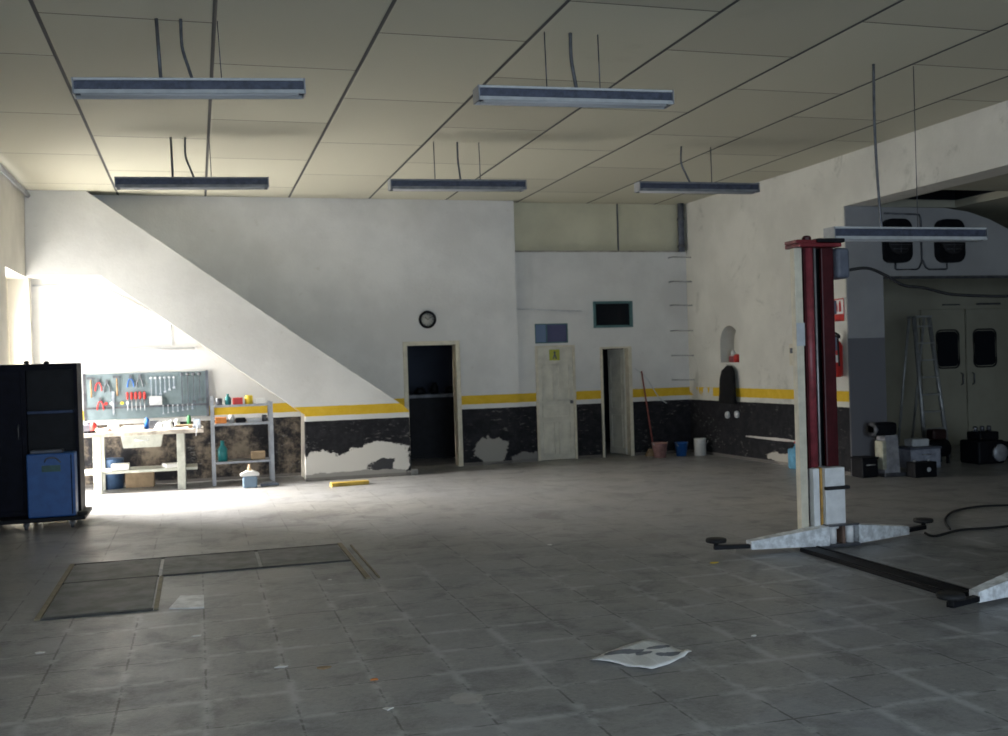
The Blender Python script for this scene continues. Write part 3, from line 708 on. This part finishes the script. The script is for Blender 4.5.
t = thing('blue_machine', 'bright blue upright machine housing in front of the dark cabinet', 'machine', (-1.57,12.60,.131))
mb = MB(); mb.bbox(-.245,.245,-.14,.13,0,.70,.015); mb.build('housing', m_blue, t)
mb = MB(); mb.bbox(-.21,.12,-.10,.10,.70,.735,.01); mb.build('top_panel', m_mot, t)
mb = MB(); mb.box(-.09,.10,-.150,-.141,.50,.57); s=mb.build('name_plate', plain('plate_green',(.05,.11,.11)), t)
mb = MB(); mb.tube(spline([(-.06,-.142,.61),(-.03,-.17,.65),(.05,-.17,.65),(.10,-.142,.60)],5),.009,6); mb.build('handle', m_mot, t)
mb = MB(); mb.box(.205,.215,-.146,-.139,.02,.68); mb.build('panel_seam', m_navy, t)

# ------------------------------------------------------------------ car lift
t = thing('car_lift', 'red and white two arm car lift post standing on the open floor', 'car lift', (5.20,8.02,0), 0, 'car lift posts')
mb = MB(); mb.bbox(-.24,.30,-.12,.36,0,.02,.004); mb.build('base_plate', m_dsteel, t)
mb = MB(); mb.bbox(-.205,-.130,.0,.07,.02,2.60,.006); c_ = mb.build('guide_post', m_cream, t); c_['label']='cream guide post'
mb = MB(); mb.bbox(-.208,-.127,-.012,-.001,1.75,1.95,.003); mb.build('switch_box', m_lgrey, c_)
mb = MB(); mb.prism([(-.115,0),(-.095,0),(-.095,.16),(.16,.16),(.16,0),(.18,0),(.18,.18),(-.115,.18)],.02,2.60,'XY'); mb.build('column', m_dred, t)
mb = MB(); mb.rings([[( -.055+.045*math.cos(a), .03+.045*math.sin(a), z) for a in [2*PI*i/14 for i in range(14)]] for z in (.69,2.60)]); s=mb.build('left_rail', m_pink, t); s['label']='faded red rounded rail'
mb = MB(); mb.tube([(.008,.02,.05),(.008,.02,2.6)],.010,8); mb.build('lift_screw', m_alu, t)
mb = MB(); mb.bbox(.055,.16,-.01,.03,.69,2.60,.008); mb.build('right_rail', m_dred, t)
mb = MB(); mb.box(-.09,.155,.08,.155,.69,2.60); mb.build('inner_channel', m_black, t)
mb = MB(); mb.bbox(-.03,.165,-.11,.06,.16,.69,.008); mb.build('carriage', m_white, t)
mb = MB(); mb.bbox(-.115,-.055,-.06,.05,.16,.685,.006); s=mb.build('carriage_side', m_white, t)
mb = MB(); mb.bbox(-.052,-.033,-.07,.04,.16,.69,.003); s=mb.build('rusty_strip', m_rust, t)
mb = MB(); mb.bbox(-.035,.20,-.135,-.09,.50,.53,.008); mb.build('rubber_band', m_rub, t)
mb = MB(); mb.bbox(-.205,.21,-.09,.15,2.602,2.635,.006); mb.bbox(-.225,.0,-.07,.12,2.635,2.665,.006); cp=mb.build('top_cap', m_red, t)
mb = MB(); mb.lathe([(.04,2.66),(.04,2.69),(.025,2.705)],(-.08,-.0,0),'Z',8,False); mb.build('top_nut', m_dred, cp)
mb = MB(); mb.bbox(-.03,.24,-.10,.1,2.64,2.675,.008); mb.build('belt_cover', m_black, cp)
mb = MB(); mb.bbox(.185,.325,-.05,.16,2.33,2.60,.035,3); mo=mb.build('motor', m_mot, t)
mb = MB(); mb.lathe([(.02,.30),(.045,.30),(.045,.325),(.02,.33)],(0,.09,2.40),'X',12); mb.build('cable_gland', m_dsteel, mo)
mb = MB(); mb.bbox(.182,.22,.02,.1,2.02,2.14,.008); mb.bbox(.182,.215,.02,.1,1.70,1.82,.008); mb.build('limit_switch', m_mot, t)
# arms
def arm(x0, x1, zi0, zi1, zo0, zo1, y, wi, wo, dy):
    return MB().poly8([(x0,y-wi,zi0),(x1,y+dy-wo,zo0),(x1,y+dy+wo,zo0),(x0,y+wi,zi0),(x0,y-wi,zi1),(x1,y+dy-wo,zo1),(x1,y+dy+wo,zo1),(x0,y+wi,zi1)])
a1 = arm(-.04,-.72,.03,.195,.03,.10,-.10,.07,.045,.10).build('arm', m_worn, t)
mb = MB(); mb.cbox((-.86,.03,.055),(.32,.05,.035),(0,0,-.22)); mb.build('extension', m_black, a1)
mb = MB(); mb.lathe([(.02,.055),(.02,.10),(.085,.10),(.09,.115),(.085,.13),(.02,.13)],(-1.0,.06,0),'Z',16); mb.build('lift_pad', m_rub, a1)
a2 = arm(.25,.90,.03,.19,.03,.10,-.10,.07,.045,.16).build('arm', m_worn, t)
mb = MB(); mb.cbox((1.03,.12,.055),(.30,.05,.035),(0,0,.30)); mb.build('extension', m_black, a2)
mb = MB(); mb.lathe([(.02,.055),(.02,.10),(.085,.10),(.09,.115),(.085,.13),(.02,.13)],(1.17,.17,0),'Z',16); mb.build('lift_pad', m_rub, a2)
mb = MB(); mb.box(-.045,.255,-.17,.0,.025,.04); mb.box(-.045,.255,-.17,.0,.19,.205); br=mb.build('arm_bracket', m_dsteel, t)
for x in (.02,.19): mb = MB(); mb.lathe([(.038,.04),(.038,.19)],(x,-.11,0),'Z',12); mb.build('pivot_pin', m_white, br)
mb = MB(); mb.box(.09,.12,-.16,.0,.04,.19); mb.build('web', plain('brown_rust',(.14,.09,.07)), br)
dup(t, (5.74,5.80,0), PI, 'white arm tip and black pad of the second car lift at the right edge')
mb = MB(); mb.prism([(4.87,7.86),(5.07,7.86),(5.05,5.98),(4.85,5.98)],.001,.03,'XY')
o = tag(mb.build('cable_channel', m_black), 'dark steel floor channel joining the two car lift posts', 'floor channel')
for x in (4.88,5.04): mb = MB(); mb.box(x-.010,x+.010,5.98,7.86,.030,.038); mb.build('edge_rail', m_black, o)
# motor cable to the right
def P_at(px, py, Y):      # pixel on plane Y (matches the camera below)
    d = RAY(px, py); t = Y/d.y; return Vector((0,0,1.7))+d*t
yaw, pitch, roll, FPX = .2847, -.007, .0301, 1050.
fw = Vector((math.sin(yaw)*math.cos(pitch), math.cos(yaw)*math.cos(pitch), math.sin(pitch)))
r0 = Vector((math.cos(yaw), -math.sin(yaw), 0)); u0 = r0.cross(fw)
rt = r0*math.cos(roll)-u0*math.sin(roll); up = rt.cross(fw)
def RAY(px, py): return fw*FPX+rt*(px-504)-up*(py-368)
def FL(px, py, z=0):
    d = RAY(px, py); return Vector((0,0,1.7))+d*((z-1.7)/d.z)
mb = MB(); mb.tube(spline([(5.52,8.11,2.40)]+[tuple(P_at(x,y,8.1-(x-860)*.004)) for x,y in ((866,268),(885,275),(903,285),(925,288),(950,294),(985,296),(1008,296),(1040,294),(1080,285))],6),.014,7)
tag(mb.build('power_cable', m_rub), 'black cable sagging right from the motor of the red lift', 'cable')
def F3(px,py,z=.014): p = FL(px,py,z); return (p.x,p.y,z)
mb = MB(); mb.tube(spline([F3(925,533),F3(935,536),F3(960,530),F3(990,528),F3(1030,524)],8),.012,6); tag(mb.build('hose', m_rub), 'black hose on the floor running right from the lift arm tip', 'hose')
mb = MB(); mb.tube(spline([F3(950,529,.03),F3(945,520),F3(955,511),F3(985,506),F3(1040,505)],8),.012,6); tag(mb.build('hose', m_rub), 'dark hose loop on the floor at the right edge, farther than the lift arm', 'hose')

# ------------------------------------------------------------------ corner pipe, rungs
t = thing('drain_pipe', 'dark vertical pipe in the far corner just below the ceiling', 'pipe', (8.17,YB+.04,3.5))
mb = MB(); mb.tube([(0,0,0),(0,0,.84)],.055,12); mb.build('pipe', m_mot, t)
for z in (.08,.55): mb = MB(); mb.lathe([(.056,z),(.068,z),(.068,z+.04),(.056,z+.04)],(0,0,0),'Z',12); mb.build('collar', m_dsteel, t)
zs = (3.40,2.98,2.57,2.13,1.70,1.28)
for i,z in enumerate(zs):
    m_ = MB(); m_.tube([(7.93,YB+.07,z+.0),(7.93,YB-.10,z),(8.22,YB-.10,z-.01),(8.27,YB-.10,z-.01)],.011,7)
    tag(m_.build('wall_rung', m_alu), ['thin steel wall rung in the far corner, topmost','second wall rung from the top in the far corner','third wall rung from the top in the far corner','fourth wall rung from the top in the far corner','fifth wall rung from the top in the far corner','lowest wall rung in the far corner, just above the yellow stripe'][i], 'rung', 'wall rungs in the far corner')

# broom, buckets
t = thing('broom', 'red handled broom leaning beside the ajar door', 'broom', (7.38,16.5,0))
mb = MB(); mb.tube([(.06,-.02,.10),(-.06,.12,1.45)],.014,8); mb.build('handle', plain('dull_red',(.22,.06,.05)), t)
mb = MB(); mb.poly8([(-.10,-.09,.0),(.16,-.09,.0),(.16,-.0,.0),(-.10,.0,.0),(-.04,-.07,.12),(.11,-.07,.12),(.11,-.01,.12),(-.04,-.01,.12)]); mb.build('bristles', m_card, t)
def bucket(loc, m, hm, label, r=.13, h=.24, handle=True):
    t = thing('bucket', label, 'bucket', loc, 0, None)
    q = MB(); q.lathe([(r*.75,0),(r,h),(r*1.05,h),(r*1.05,h+.01),(r*.93,h+.01),(r*.68,.02),(.001,.02)],(0,0,0),'Z',18); q.build('body', m, t)
    if handle: q = MB(); q.tube([(r*math.cos(a),-.02-.06*math.sin(a),h+.02-.10*math.sin(a)) for a in [PI*i/8 for i in range(9)]],.005,6); q.build('handle', hm, t)
bucket((7.40,16.15,0), plain('pink_bucket',(.36,.20,.19)), m_steel, 'dull pink bucket on the floor at the foot of the red broom')
bucket((7.82,16.2,0), m_bplas, m_steel, 'blue bucket against the black band of the back wall', .11, .22)
t = thing('paint_can', 'tall white paint can on the floor near the far corner', 'can', (8.12,16.1,0))
mb = MB(); mb.lathe([(.10,0),(.10,.27),(.105,.275),(.105,.29),(.09,.29),(.088,.28),(.001,.28)],(0,0,0),'Z',18); mb.build('body', m_wplas, t)
mb = MB(); mb.tube([(.10*math.cos(a),-.10,.26-.08*math.sin(a)) for a in [PI*i/8 for i in range(9)]],.004,6); mb.build('handle', m_steel, t)
mb = MB(); mb.tube(spline([(7.23,YB+.06,1.5),(7.42,YB+.05,1.35),(7.65,YB+.05,1.0),(7.8,YB+.05,.88)],6),.008,6); tag(mb.build('cable', m_lgrey), 'thin pale cable drooping down the wall right of the ajar door', 'cable')
mb = MB(); mb.tube([(5.14,YB+.07,2.55),(6.3,YB+.07,2.5)],.006,6); tag(mb.build('conduit', m_lgrey), 'thin horizontal wire on the wall above the blue transom window', 'wire')

# niche items on right wall
t = thing('spray_gun', 'small red and white spray gun lying in the arched niche', 'spray gun', (XR+.06-.12,15.38,NZ0+.001))
mb = MB(); mb.lathe([(.05,0),(.055,.10),(.03,.13)],(0,-.10,0),'Z',14); mb.build('cup', m_rplas, t)
mb = MB(); mb.bbox(-.03,.03,-.08,.12,.0,.10,.012); mb.build('body', m_pink, t)
mb = MB(); mb.lathe([(.035,.10),(.04,.16),(.02,.20)],(0,.02,0),'Z',12); mb.build('cap', m_wplas, t)
t = thing('work_coat', 'black coat hanging on the wall below the arched niche', 'coat', (XR-.03-.12,15.36,1.50))
mb = MB(); R = []
for z,w,dp in ((.0,.10,.03),(-.06,.20,.07),(-.2,.24,.10),(-.4,.25,.11),(-.55,.27,.12),(-.60,.25,.10)):
    R.append([(-dp*.5+.5*dp*math.cos(a), w*math.sin(a)*(1+.08*math.sin(5*a)), z+.01*math.sin(3*a)) for a in [2*PI*i/18 for i in range(18)]])
mb.rings(R); mb.build('cloth', m_cloth, t)
mb = MB(); mb.tube([(.02,0,.02),(-.05,0,.02),(-.06,0,.05)],.008,6); mb.build('hook', m_steel, t)
for i,y in enumerate((15.26,15.54)):
    m_ = MB(); m_.lathe([(.001,-.05),(.055,-.04),(.06,-.01),(.055,0)],(0,0,0),'X',12); put('round_plate', m_, m_lgrey, (XR+xo(y),y-.06,.72-.02*i), ['pale round plate on the black band below the coat, nearer one','pale round plate on the black band below the coat, farther one'][i], 'plate', 'round plates below the coat')  # two round knobs fixed to the wall below the coat

# extinguisher, sign, switch, blue jug, board
t = thing('fire_extinguisher', 'red fire extinguisher hanging on the wall beside the lift post', 'fire extinguisher', (XR-.11,12.45,1.34))
mb = MB(); mb.lathe([(.05,0),(.085,.02),(.088,.42),(.06,.48),(.025,.50),(.025,.53)],(0,0,0),'Z',20); cy_=mb.build('cylinder', m_rplas, t)
mb = MB(); mb.prism([(.0915*math.cos(a),.0915*math.sin(a)) for a in [PI*1.1+PI*.35*i/6 for i in range(7)]]+[(.085*math.cos(a),.085*math.sin(a)) for a in [PI*1.45-PI*.35*i/6 for i in range(7)]],.20,.30,'XY'); mb.build('label_band', m_wplas, cy_)
mb = MB(); mb.cbox((0,-.03,.55),(.03,.12,.03),(.2,0,0)); mb.cbox((0,-.03,.585),(.03,.12,.015),(.4,0,0)); mb.build('valve_handle', m_black, t)
mb = MB(); mb.tube(spline([(-.0,-.05,.53),(-.04,-.11,.42),(-.03,-.11,.15)],5),.012,7); mb.build('hose', m_rub, t)
mb = MB(); mb.box(.07,.10,-.03,.03,.3,.42); mb.build('wall_bracket', m_steel, t)
t = thing('fire_sign', 'small red and white fire extinguisher sign above the extinguisher', 'sign', (XR-.009,12.50,2.10))
mb = MB(); mb.box(-.004,.004,-.12,.10,.0,.31); mb.build('plate', m_wplas, t)
mb = MB()
for q in ((-.12,-.105,0,.31),(.085,.10,0,.31),(-.105,.085,0,.015),(-.105,.085,.295,.31),(-.105,.085,.0,.10)): mb.box(-.007,-.0045,*q)
mb.build('red_border', m_rplas, t)
mb = MB(); mb.prism([(-.05,.13),(.0,.13),(.0,.24),(-.01,.26),(-.01,.28),(-.04,.28),(-.04,.26),(-.05,.24)],-.007,-.0045,'YZ'); mb.prism([(.03,.13),(.06,.16),(.05,.25),(.03,.21)],-.007,-.0045,'YZ'); mb.build('pictogram', m_rplas, t)
t = thing('switch_box', 'small pale switch box on the wall left of the lift post', 'switch box', (XR-.016,13.62,1.50))
mb = MB(); mb.bbox(-.06,0,-.07,.07,0,.32,.008); mb.build('box', m_cream, t)
mb = MB(); mb.bbox(-.075,-.06,-.03,.03,.18,.26,.004); mb.build('switch', m_dsteel, t)
mb = MB(); mb.tube([(-.02,0,.32),(-.02,0,.62)],.008,6); mb.build('conduit', m_cream, t)
t = thing('jug', 'light blue plastic jug against the right wall behind the lift post', 'jug', (XR-.14,13.45,0))
mb = MB(); mb.bbox(-.10,.10,-.10,.10,0,.30,.03,3); mb.lathe([(.06,.30),(.03,.34),(.03,.37)],(0,0,0),'Z',12); mb.build('body', plain('light_blue',(.10,.28,.42)), t)
mb = MB(); mb.lathe([(.035,.37),(.035,.40)],(0,0,0),'Z',12); mb.build('cap', m_rplas, t)
m_ = MB(); m_.prism([(XR-.22,12.60),(XR-.20,12.72),(XR-.16,12.72),(XR-.18,12.60)],0,.02,'XY')
m_ = MB(); m_.poly8([(-.2,-.05,0),(-.17,-.05,0),(-.17,.05,0),(-.2,.05,0),(-.035,-.05,.8),(-.005,-.05,.8),(-.005,.05,.8),(-.035,.05,.8)])
put('board', m_, m_wood, (XR-.005,12.75,0), 'narrow wooden board leaning on the wall under the extinguisher', 'board')

# ------------------------------------------------------------------ fans on grey beam
def fan(x, z, label):
    t = thing('extractor_fan', label, 'fan', (x,12.355,z), 0, 'fans on the grey beam')
    q = MB(); P = roundrect(-.22,.22,-.30,.30,.13,5); q.prism(P,-.10,0,'XZ'); q.build('housing', m_black, t)
    q = MB(); q.lathe([(.14,-.13),(.19,-.13),(.19,-.10),(.14,-.10)],(0,0,0),'Y',24); q.build('ring', m_rub, t)
    q = MB(); 
    for i in range(5):
        a = 2*PI*i/5; q.cbox((.09*math.cos(a),-.115,.09*math.sin(a)),(.11,.006,.05),(.4,-a,0))
    q.lathe([(.03,-.13),(.035,-.105)],(0,0,0),'Y',12); q.build('blades', m_dsteel, t)
    q = MB()
    for zz in (-.12,-.06,0,.06,.12): w_=math.sqrt(.17**2-zz*zz); q.tube([(-w_,-.14,zz),(w_,-.14,zz)],.004,5)
    q.tube([(0,-.14,-.17),(0,-.14,.17)],.004,5); q.build('grille', m_dsteel, t)
    return t
a = fan(9.265,3.18,'left dark extractor fan on the grey beam, behind the low tube light')
dup(a,(10.13,12.355,3.18),0,'right dark extractor fan on the grey beam, behind the low tube light')
mb = MB(); Yc = 12.335
mb.tube([(9.26,Yc,2.88),(9.26,Yc,2.80),(9.28,Yc,2.79),(9.60,Yc,2.79),(9.64,Yc,2.81),(9.69,Yc,2.90),(9.69,Yc,3.5),(9.66,Yc,3.55),(9.1,Yc,3.56)],.013,6)
mb.tube([(10.10,Yc,2.88),(10.10,Yc,2.80),(10.08,Yc,2.79),(9.80,Yc,2.79),(9.75,Yc,2.82),(9.70,Yc,2.92)],.013,6)
tag(mb.build('fan_conduit', m_dsteel), 'dark conduit linking the two fans on the grey beam', 'conduit')

# ------------------------------------------------------------------ ladder and workshop junk in bay
t = thing('step_ladder', 'tall aluminium step ladder standing open in the side bay', 'ladder', (11.2,13.9,0))
def xz(px,py,Y): p = P_at(px,py,Y); return Vector((p.x-11.2, Y-13.9, p.z))
TL, TR = xz(914,318,14.0), xz(929,318,14.0)
BL, BR = xz(926,450,13.6), xz(949,450,13.6)
BL.z = BR.z = .0
for a,b in ((TL,BL),(TR,BR)):
    m_ = MB(); m_.tube([b,a],.034,6); m_.build('front_rail', m_alu, t)
for i in range(8):
    f_ = (i+.7)/8.2; m_ = MB(); p,q = BL.lerp(TL,f_), BR.lerp(TR,f_); m_.cbox((p+q)/2,((q-p).length,.09,.025)); m_.build('step', m_alu, t)
m_ = MB(); m_.cbox((TL+TR)/2+Vector((0,0.05,.02)),(.30,.22,.03)); m_.build('top_platform', m_alu, t)
for a,dx in ((TL,-.35),(TR,-.2)):
    b = Vector((BL.x+.12+ (0 if dx<-.3 else .26), .55, 0)); m_ = MB(); m_.tube([b,a+Vector((0,.12,0))],.02,6); m_.build('rear_rail', m_alu, t)
# white bench grinder style machine on post
t = thing('bench_grinder', 'pale machine on a stand with dark top, beside the grey pier', 'machine', (8.86,12.08,0))
mb = MB(); mb.bbox(-.16,.20,-.15,.15,0,.05,.01); mb.build('foot', m_dsteel, t)
mb = MB(); mb.poly8([(-.12,-.10,.05),(.12,-.10,.05),(.12,.10,.05),(-.12,.10,.05),(-.10,-.09,.55),(.10,-.09,.55),(.10,.09,.55),(-.10,.09,.55)]); mb.build('stand', plain('stand_grey',(.26,.26,.28)), t)
mb = MB(); mb.bbox(-.16,-.10,-.12,.05,.1,.48,.01); mb.build('side_plate', plain('stand_cream',(.34,.34,.27)), t)
mb = MB(); mb.bbox(-.24,.10,-.10,.12,.55,.72,.04,3); mb.build('motor_housing', m_black, t)
mb = MB(); mb.lathe([(.03,-.24),(.10,-.24),(.10,-.20),(.03,-.20)],(0,0,.63),'X',18); mb.build('wheel', m_dsteel, t)
def box_of(name,x,y,w,d,h,m,l,cat,lid=None):
    t = thing(name,l,cat,(x,y,0))
    q=MB(); q.bbox(-w/2,w/2,-d/2,d/2,0,h,.012); q.build('body',m,t)
    q=MB(); q.bbox(-w/2-.012,w/2+.012,-d/2-.012,d/2+.012,h,h+.03,.008); q.build('lid',lid or m,t)
    q=MB(); q.tube([(-.06,-d/2-.0,h*.7),(-.06,-d/2-.03,h*.72),(.06,-d/2-.03,h*.72),(.06,-d/2,h*.7)],.008,6); q.build('handle',m_steel,t)
box_of('tool_box',8.54,12.14,.24,.25,.24,m_black,'low black tool box at the foot of the grey pier','tool box')
t = thing('car_battery','black battery with pale label in front of the pale machine','battery',(9.16,11.78,0))
mb=MB(); mb.bbox(-.17,.17,-.09,.09,0,.20,.01); b_=mb.build('case',m_black,t)
for x in (-.11,.11): mb=MB(); mb.lathe([(.015,.20),(.012,.225)],(x,0,0),'Z',10); mb.build('terminal',m_steel,t)
mb=MB(); mb.lathe([(.03,-.096),(.03,-.091)],(.04,0,.1),'Y',12); mb.build('label',m_lgrey,b_)
box_of('storage_bin',9.86,12.75,.50,.34,.27,plain('bin_grey_blue',(.26,.28,.34)),'grey blue plastic bin on the floor below the ladder','bin',m_mot)
m_=MB(); m_.bbox(-.14,.14,-.1,.1,0,.11,.02); put('parts_tray',m_,m_lgrey,(9.84,12.75,.301),'small pale tray on top of the grey blue bin','tray')
# engine and parts
t = thing('engine_block','dark greasy engine on the floor at the far right of the bay','engine',(10.95,12.75,0))
mb=MB(); mb.bbox(-.22,.24,-.2,.2,.0,.34,.03,2); mb.bbox(-.14,.20,-.14,.14,.34,.46,.02); mb.build('block',m_black,t)
mb=MB(); mb.bbox(.24,.42,-.12,.12,.12,.30,.03); mb.build('gearbox',m_black,t)
mb=MB(); mb.lathe([(.03,-.26),(.12,-.26),(.13,-.22),(.03,-.205)],(.12,0,.16),'Y',20); mb.build('pulley',m_grey,t)
for x in (-.1,.02,.14): mb=MB(); mb.lathe([(.035,.46),(.035,.52),(.02,.54)],(x,0,0),'Z',10); mb.build('manifold_port',m_dsteel,t)
t = thing('air_compressor','small black compressor with domed motor left of the engine','compressor',(10.42,13.05,0))
mb=MB(); mb.lathe([(.04,-.20),(.12,-.17),(.13,.15),(.04,.19)],(0,0,.22),'X',18); mb.build('tank',m_black,t)
mb=MB(); mb.bbox(-.12,.12,-.09,.09,.35,.50,.03,3); mb.build('motor',plain('dark_maroon',(.02,.007,.007)),t)
for x in (-.12,.12):
    for y in (-.08,.08): mb=MB(); mb.box(x-.015,x+.015,y-.015,y+.015,0,.13); mb.build('foot',m_black,t)
m_=MB(); m_.lathe([(.13,0),(.17,.03),(.17,.14),(.13,.17),(.09,.17),(.09,0)],(0,0,0),'Z',22); put('tyre',m_,m_rub,(11.75,13.2,0),'small black tyre lying flat beyond the engine','tyre')
m_=MB(); m_.tube([(0,0,0),(.02,.05,1.35)],.03,8); put('pipe',m_,plain('pale_pipe',(.34,.34,.29)),(9.72,14.9,0),'pale upright pipe leaning between the pale machine and the ladder','pipe')

# ------------------------------------------------------------------ inspection pit covers
t = thing('pit_cover', 'dark steel inspection pit covers set in the floor at the left', 'pit cover', (0,0,0))
def slab(x0,x1,y0,y1,m=m_pit): 
    q=MB(); q.bbox(x0,x1,y0,y1,.001,.010,.003,1); return q.build('plate',m,t)
slab(-1.08,-.36,7.92,9.12); slab(-1.08,-.36,9.16,9.98); slab(-.33,.46,9.16,9.98); slab(.49,1.22,9.16,9.98)
for a in ((-1.13,-1.09,7.86,10.03),(-.345,-.315,7.86,9.1),(1.235,1.275,8.3,10.05),(1.335,1.35,8.3,9.9)):
    q=MB(); q.box(*a,.001,.013); q.build('side_frame',m_pitf,t)
for a in ((-1.09,-.35,7.86,7.90),(-1.09,-.35,9.125,9.155),(-.33,1.23,9.125,9.155),(-1.09,1.23,9.99,10.02)):
    q=MB(); q.box(*a,.001,.011); q.build('cross_frame',m_pitd,t)
m_=MB(); m_.prism([(-.24,7.86),(-.0,7.78),(.0,8.22),(-.17,8.27)],.001,.008,'XY'); tag(m_.build('floor_tile',plain('pale_tile',(.66,.67,.69), .35)),'loose pale tile lying beside the inspection pit covers','tile')

# ------------------------------------------------------------------ litter
P = [FL(590,661),FL(652,672),FL(692,656),FL(648,640)]
c0 = sum((p for p in P), Vector())/4
t = None
e1 = (P[2]-P[0]); ang = math.atan2(e1.y,e1.x)
m_ = MB(); n = 10; Vv=[]; rnd=random.Random(5)
for j in range(n+1):
    for i in range(n+1):
        a,b=i/n,j/n
        p = P[0].lerp(P[1],a).lerp(P[3].lerp(P[2],a),b)-c0
        e=min(i,j,n-i,n-j)
        z=.004+.010*abs(math.sin(a*5+b*3))+(.012 if i>n-2 and j>n-2 else 0)+rnd.uniform(0,.003)
        Vv.append(m_.bm.verts.new((p.x,p.y,z)))
for j in range(n):
    for i in range(n):
        a=j*(n+1)+i; f=m_.bm.faces.new((Vv[a],Vv[a+1],Vv[a+n+2],Vv[a+n+1])); f.smooth=True
o = m_.build('newspaper', m_news, loc=(c0.x,c0.y,.0)); tag(o,'crumpled newspaper spread on the floor in the foreground','newspaper')
md=o.modifiers.new('thick','SOLIDIFY'); md.thickness=.003; md.offset=1
def scrap(px,py,w,m,l,sd):
    rnd=random.Random(sd); q=MB(); k_=7
    P=[(w*(.6+.4*rnd.random())*math.cos(2*PI*i/k_)*.5, w*(.6+.4*rnd.random())*math.sin(2*PI*i/k_)*.5) for i in range(k_)]; P=[(a*1.3*rnd.uniform(.5,1.2),b*rnd.uniform(.4,1.2)) for a,b in P]
    q.prism(P,.001,.006,'XY'); p=FL(px,py); o=q.build('paper_scrap',m,loc=(p.x,p.y,0)); tag(o,l,'scrap','scraps on the floor')
scrap(754,636,.05,m_wplas,'small bright white scrap right of the newspaper',1)
scrap(713,563,.08,m_yplas,'small yellow scrap near the left lift arm',2)
scrap(374,680,.05,m_oplas,'small orange scrap on the near floor left of the newspaper',3)
scrap(198,636,.07,m_paper,'pale scrap below the loose floor tile',4)
scrap(282,667,.07,m_paper,'dull white scrap on the floor below the centre of the pit covers',5)
scrap(324,668,.08,m_card,'tan scrap right of the dull white one on the near floor',6)
scrap(330,580,.04,m_wplas,'tiny white scrap near the right end of the pit covers',7)
scrap(550,545,.06,m_paper,'pale scrap on the middle floor right of the pit covers',8)
scrap(40,653,.06,m_paper,'white scrap near the left edge of the near floor',9)
scrap(388,709,.05,m_paper,'small white scrap near the bottom of the floor',10)

# ------------------------------------------------------------------ light
def area(name, loc, rot, sx, sy, w, c):
    l=bpy.data.lights.new(name,'AREA'); l.shape='RECTANGLE'; l.size=sx; l.size_y=sy; l.energy=w; l.color=c
    o=bpy.data.objects.new(name,l); col.objects.link(o); o.location=loc; o.rotation_euler=rot; return o
# daylight at the left window (just outside the opening) and at the vehicle doorway behind the camera
area('window_daylight',(XL-.60,15.46,1.55),(0,math.radians(-90),0),3.0,1.85,300,(1,.97,.92))
def aim(o, p): o.rotation_euler = (Vector(p)-o.location).to_track_quat('-Z','Y').to_euler()
k_ = area('sky_through_window',(XL-3.0,16.6,4.4),(0,0,0),2.4,2.4,10500,(1,.95,.88)); aim(k_,(-.4,14.9,.0))
area('doorway_daylight',(2.0,YN-.4,1.7),(math.radians(90),0,0),7.0,3.2,560,(.70,.84,1))
w=bpy.data.worlds.new('world'); sc.world=w; w.use_nodes=True
bg=w.node_tree.nodes['Background']; sk=w.node_tree.nodes.new('ShaderNodeTexSky'); sk.sky_type='HOSEK_WILKIE'; sk.turbidity=6; sk.sun_direction=(.3,.4,.8)
w.node_tree.links.new(sk.outputs[0],bg.inputs[0]); bg.inputs[1].default_value=.5

# ------------------------------------------------------------------ camera
cd=bpy.data.cameras.new('camera'); cam=bpy.data.objects.new('camera',cd); col.objects.link(cam)
cd.sensor_fit='HORIZONTAL'; cd.sensor_width=36; cd.lens=FPX/1008*36; cd.clip_start=.05; cd.clip_end=200
mt=Matrix(((rt.x,up.x,-fw.x,0),(rt.y,up.y,-fw.y,0),(rt.z,up.z,-fw.z,1.7),(0,0,0,1)))
cam.matrix_world=mt
sc.camera=cam
cd.dof.use_dof=True; cd.dof.focus_distance=5.0; cd.dof.aperture_fstop=4.5
sc.view_settings.view_transform='Standard'; sc.view_settings.look='None'; sc.view_settings.gamma=1
sc.view_settings.use_curve_mapping=False
sc.view_settings.exposure=0.1
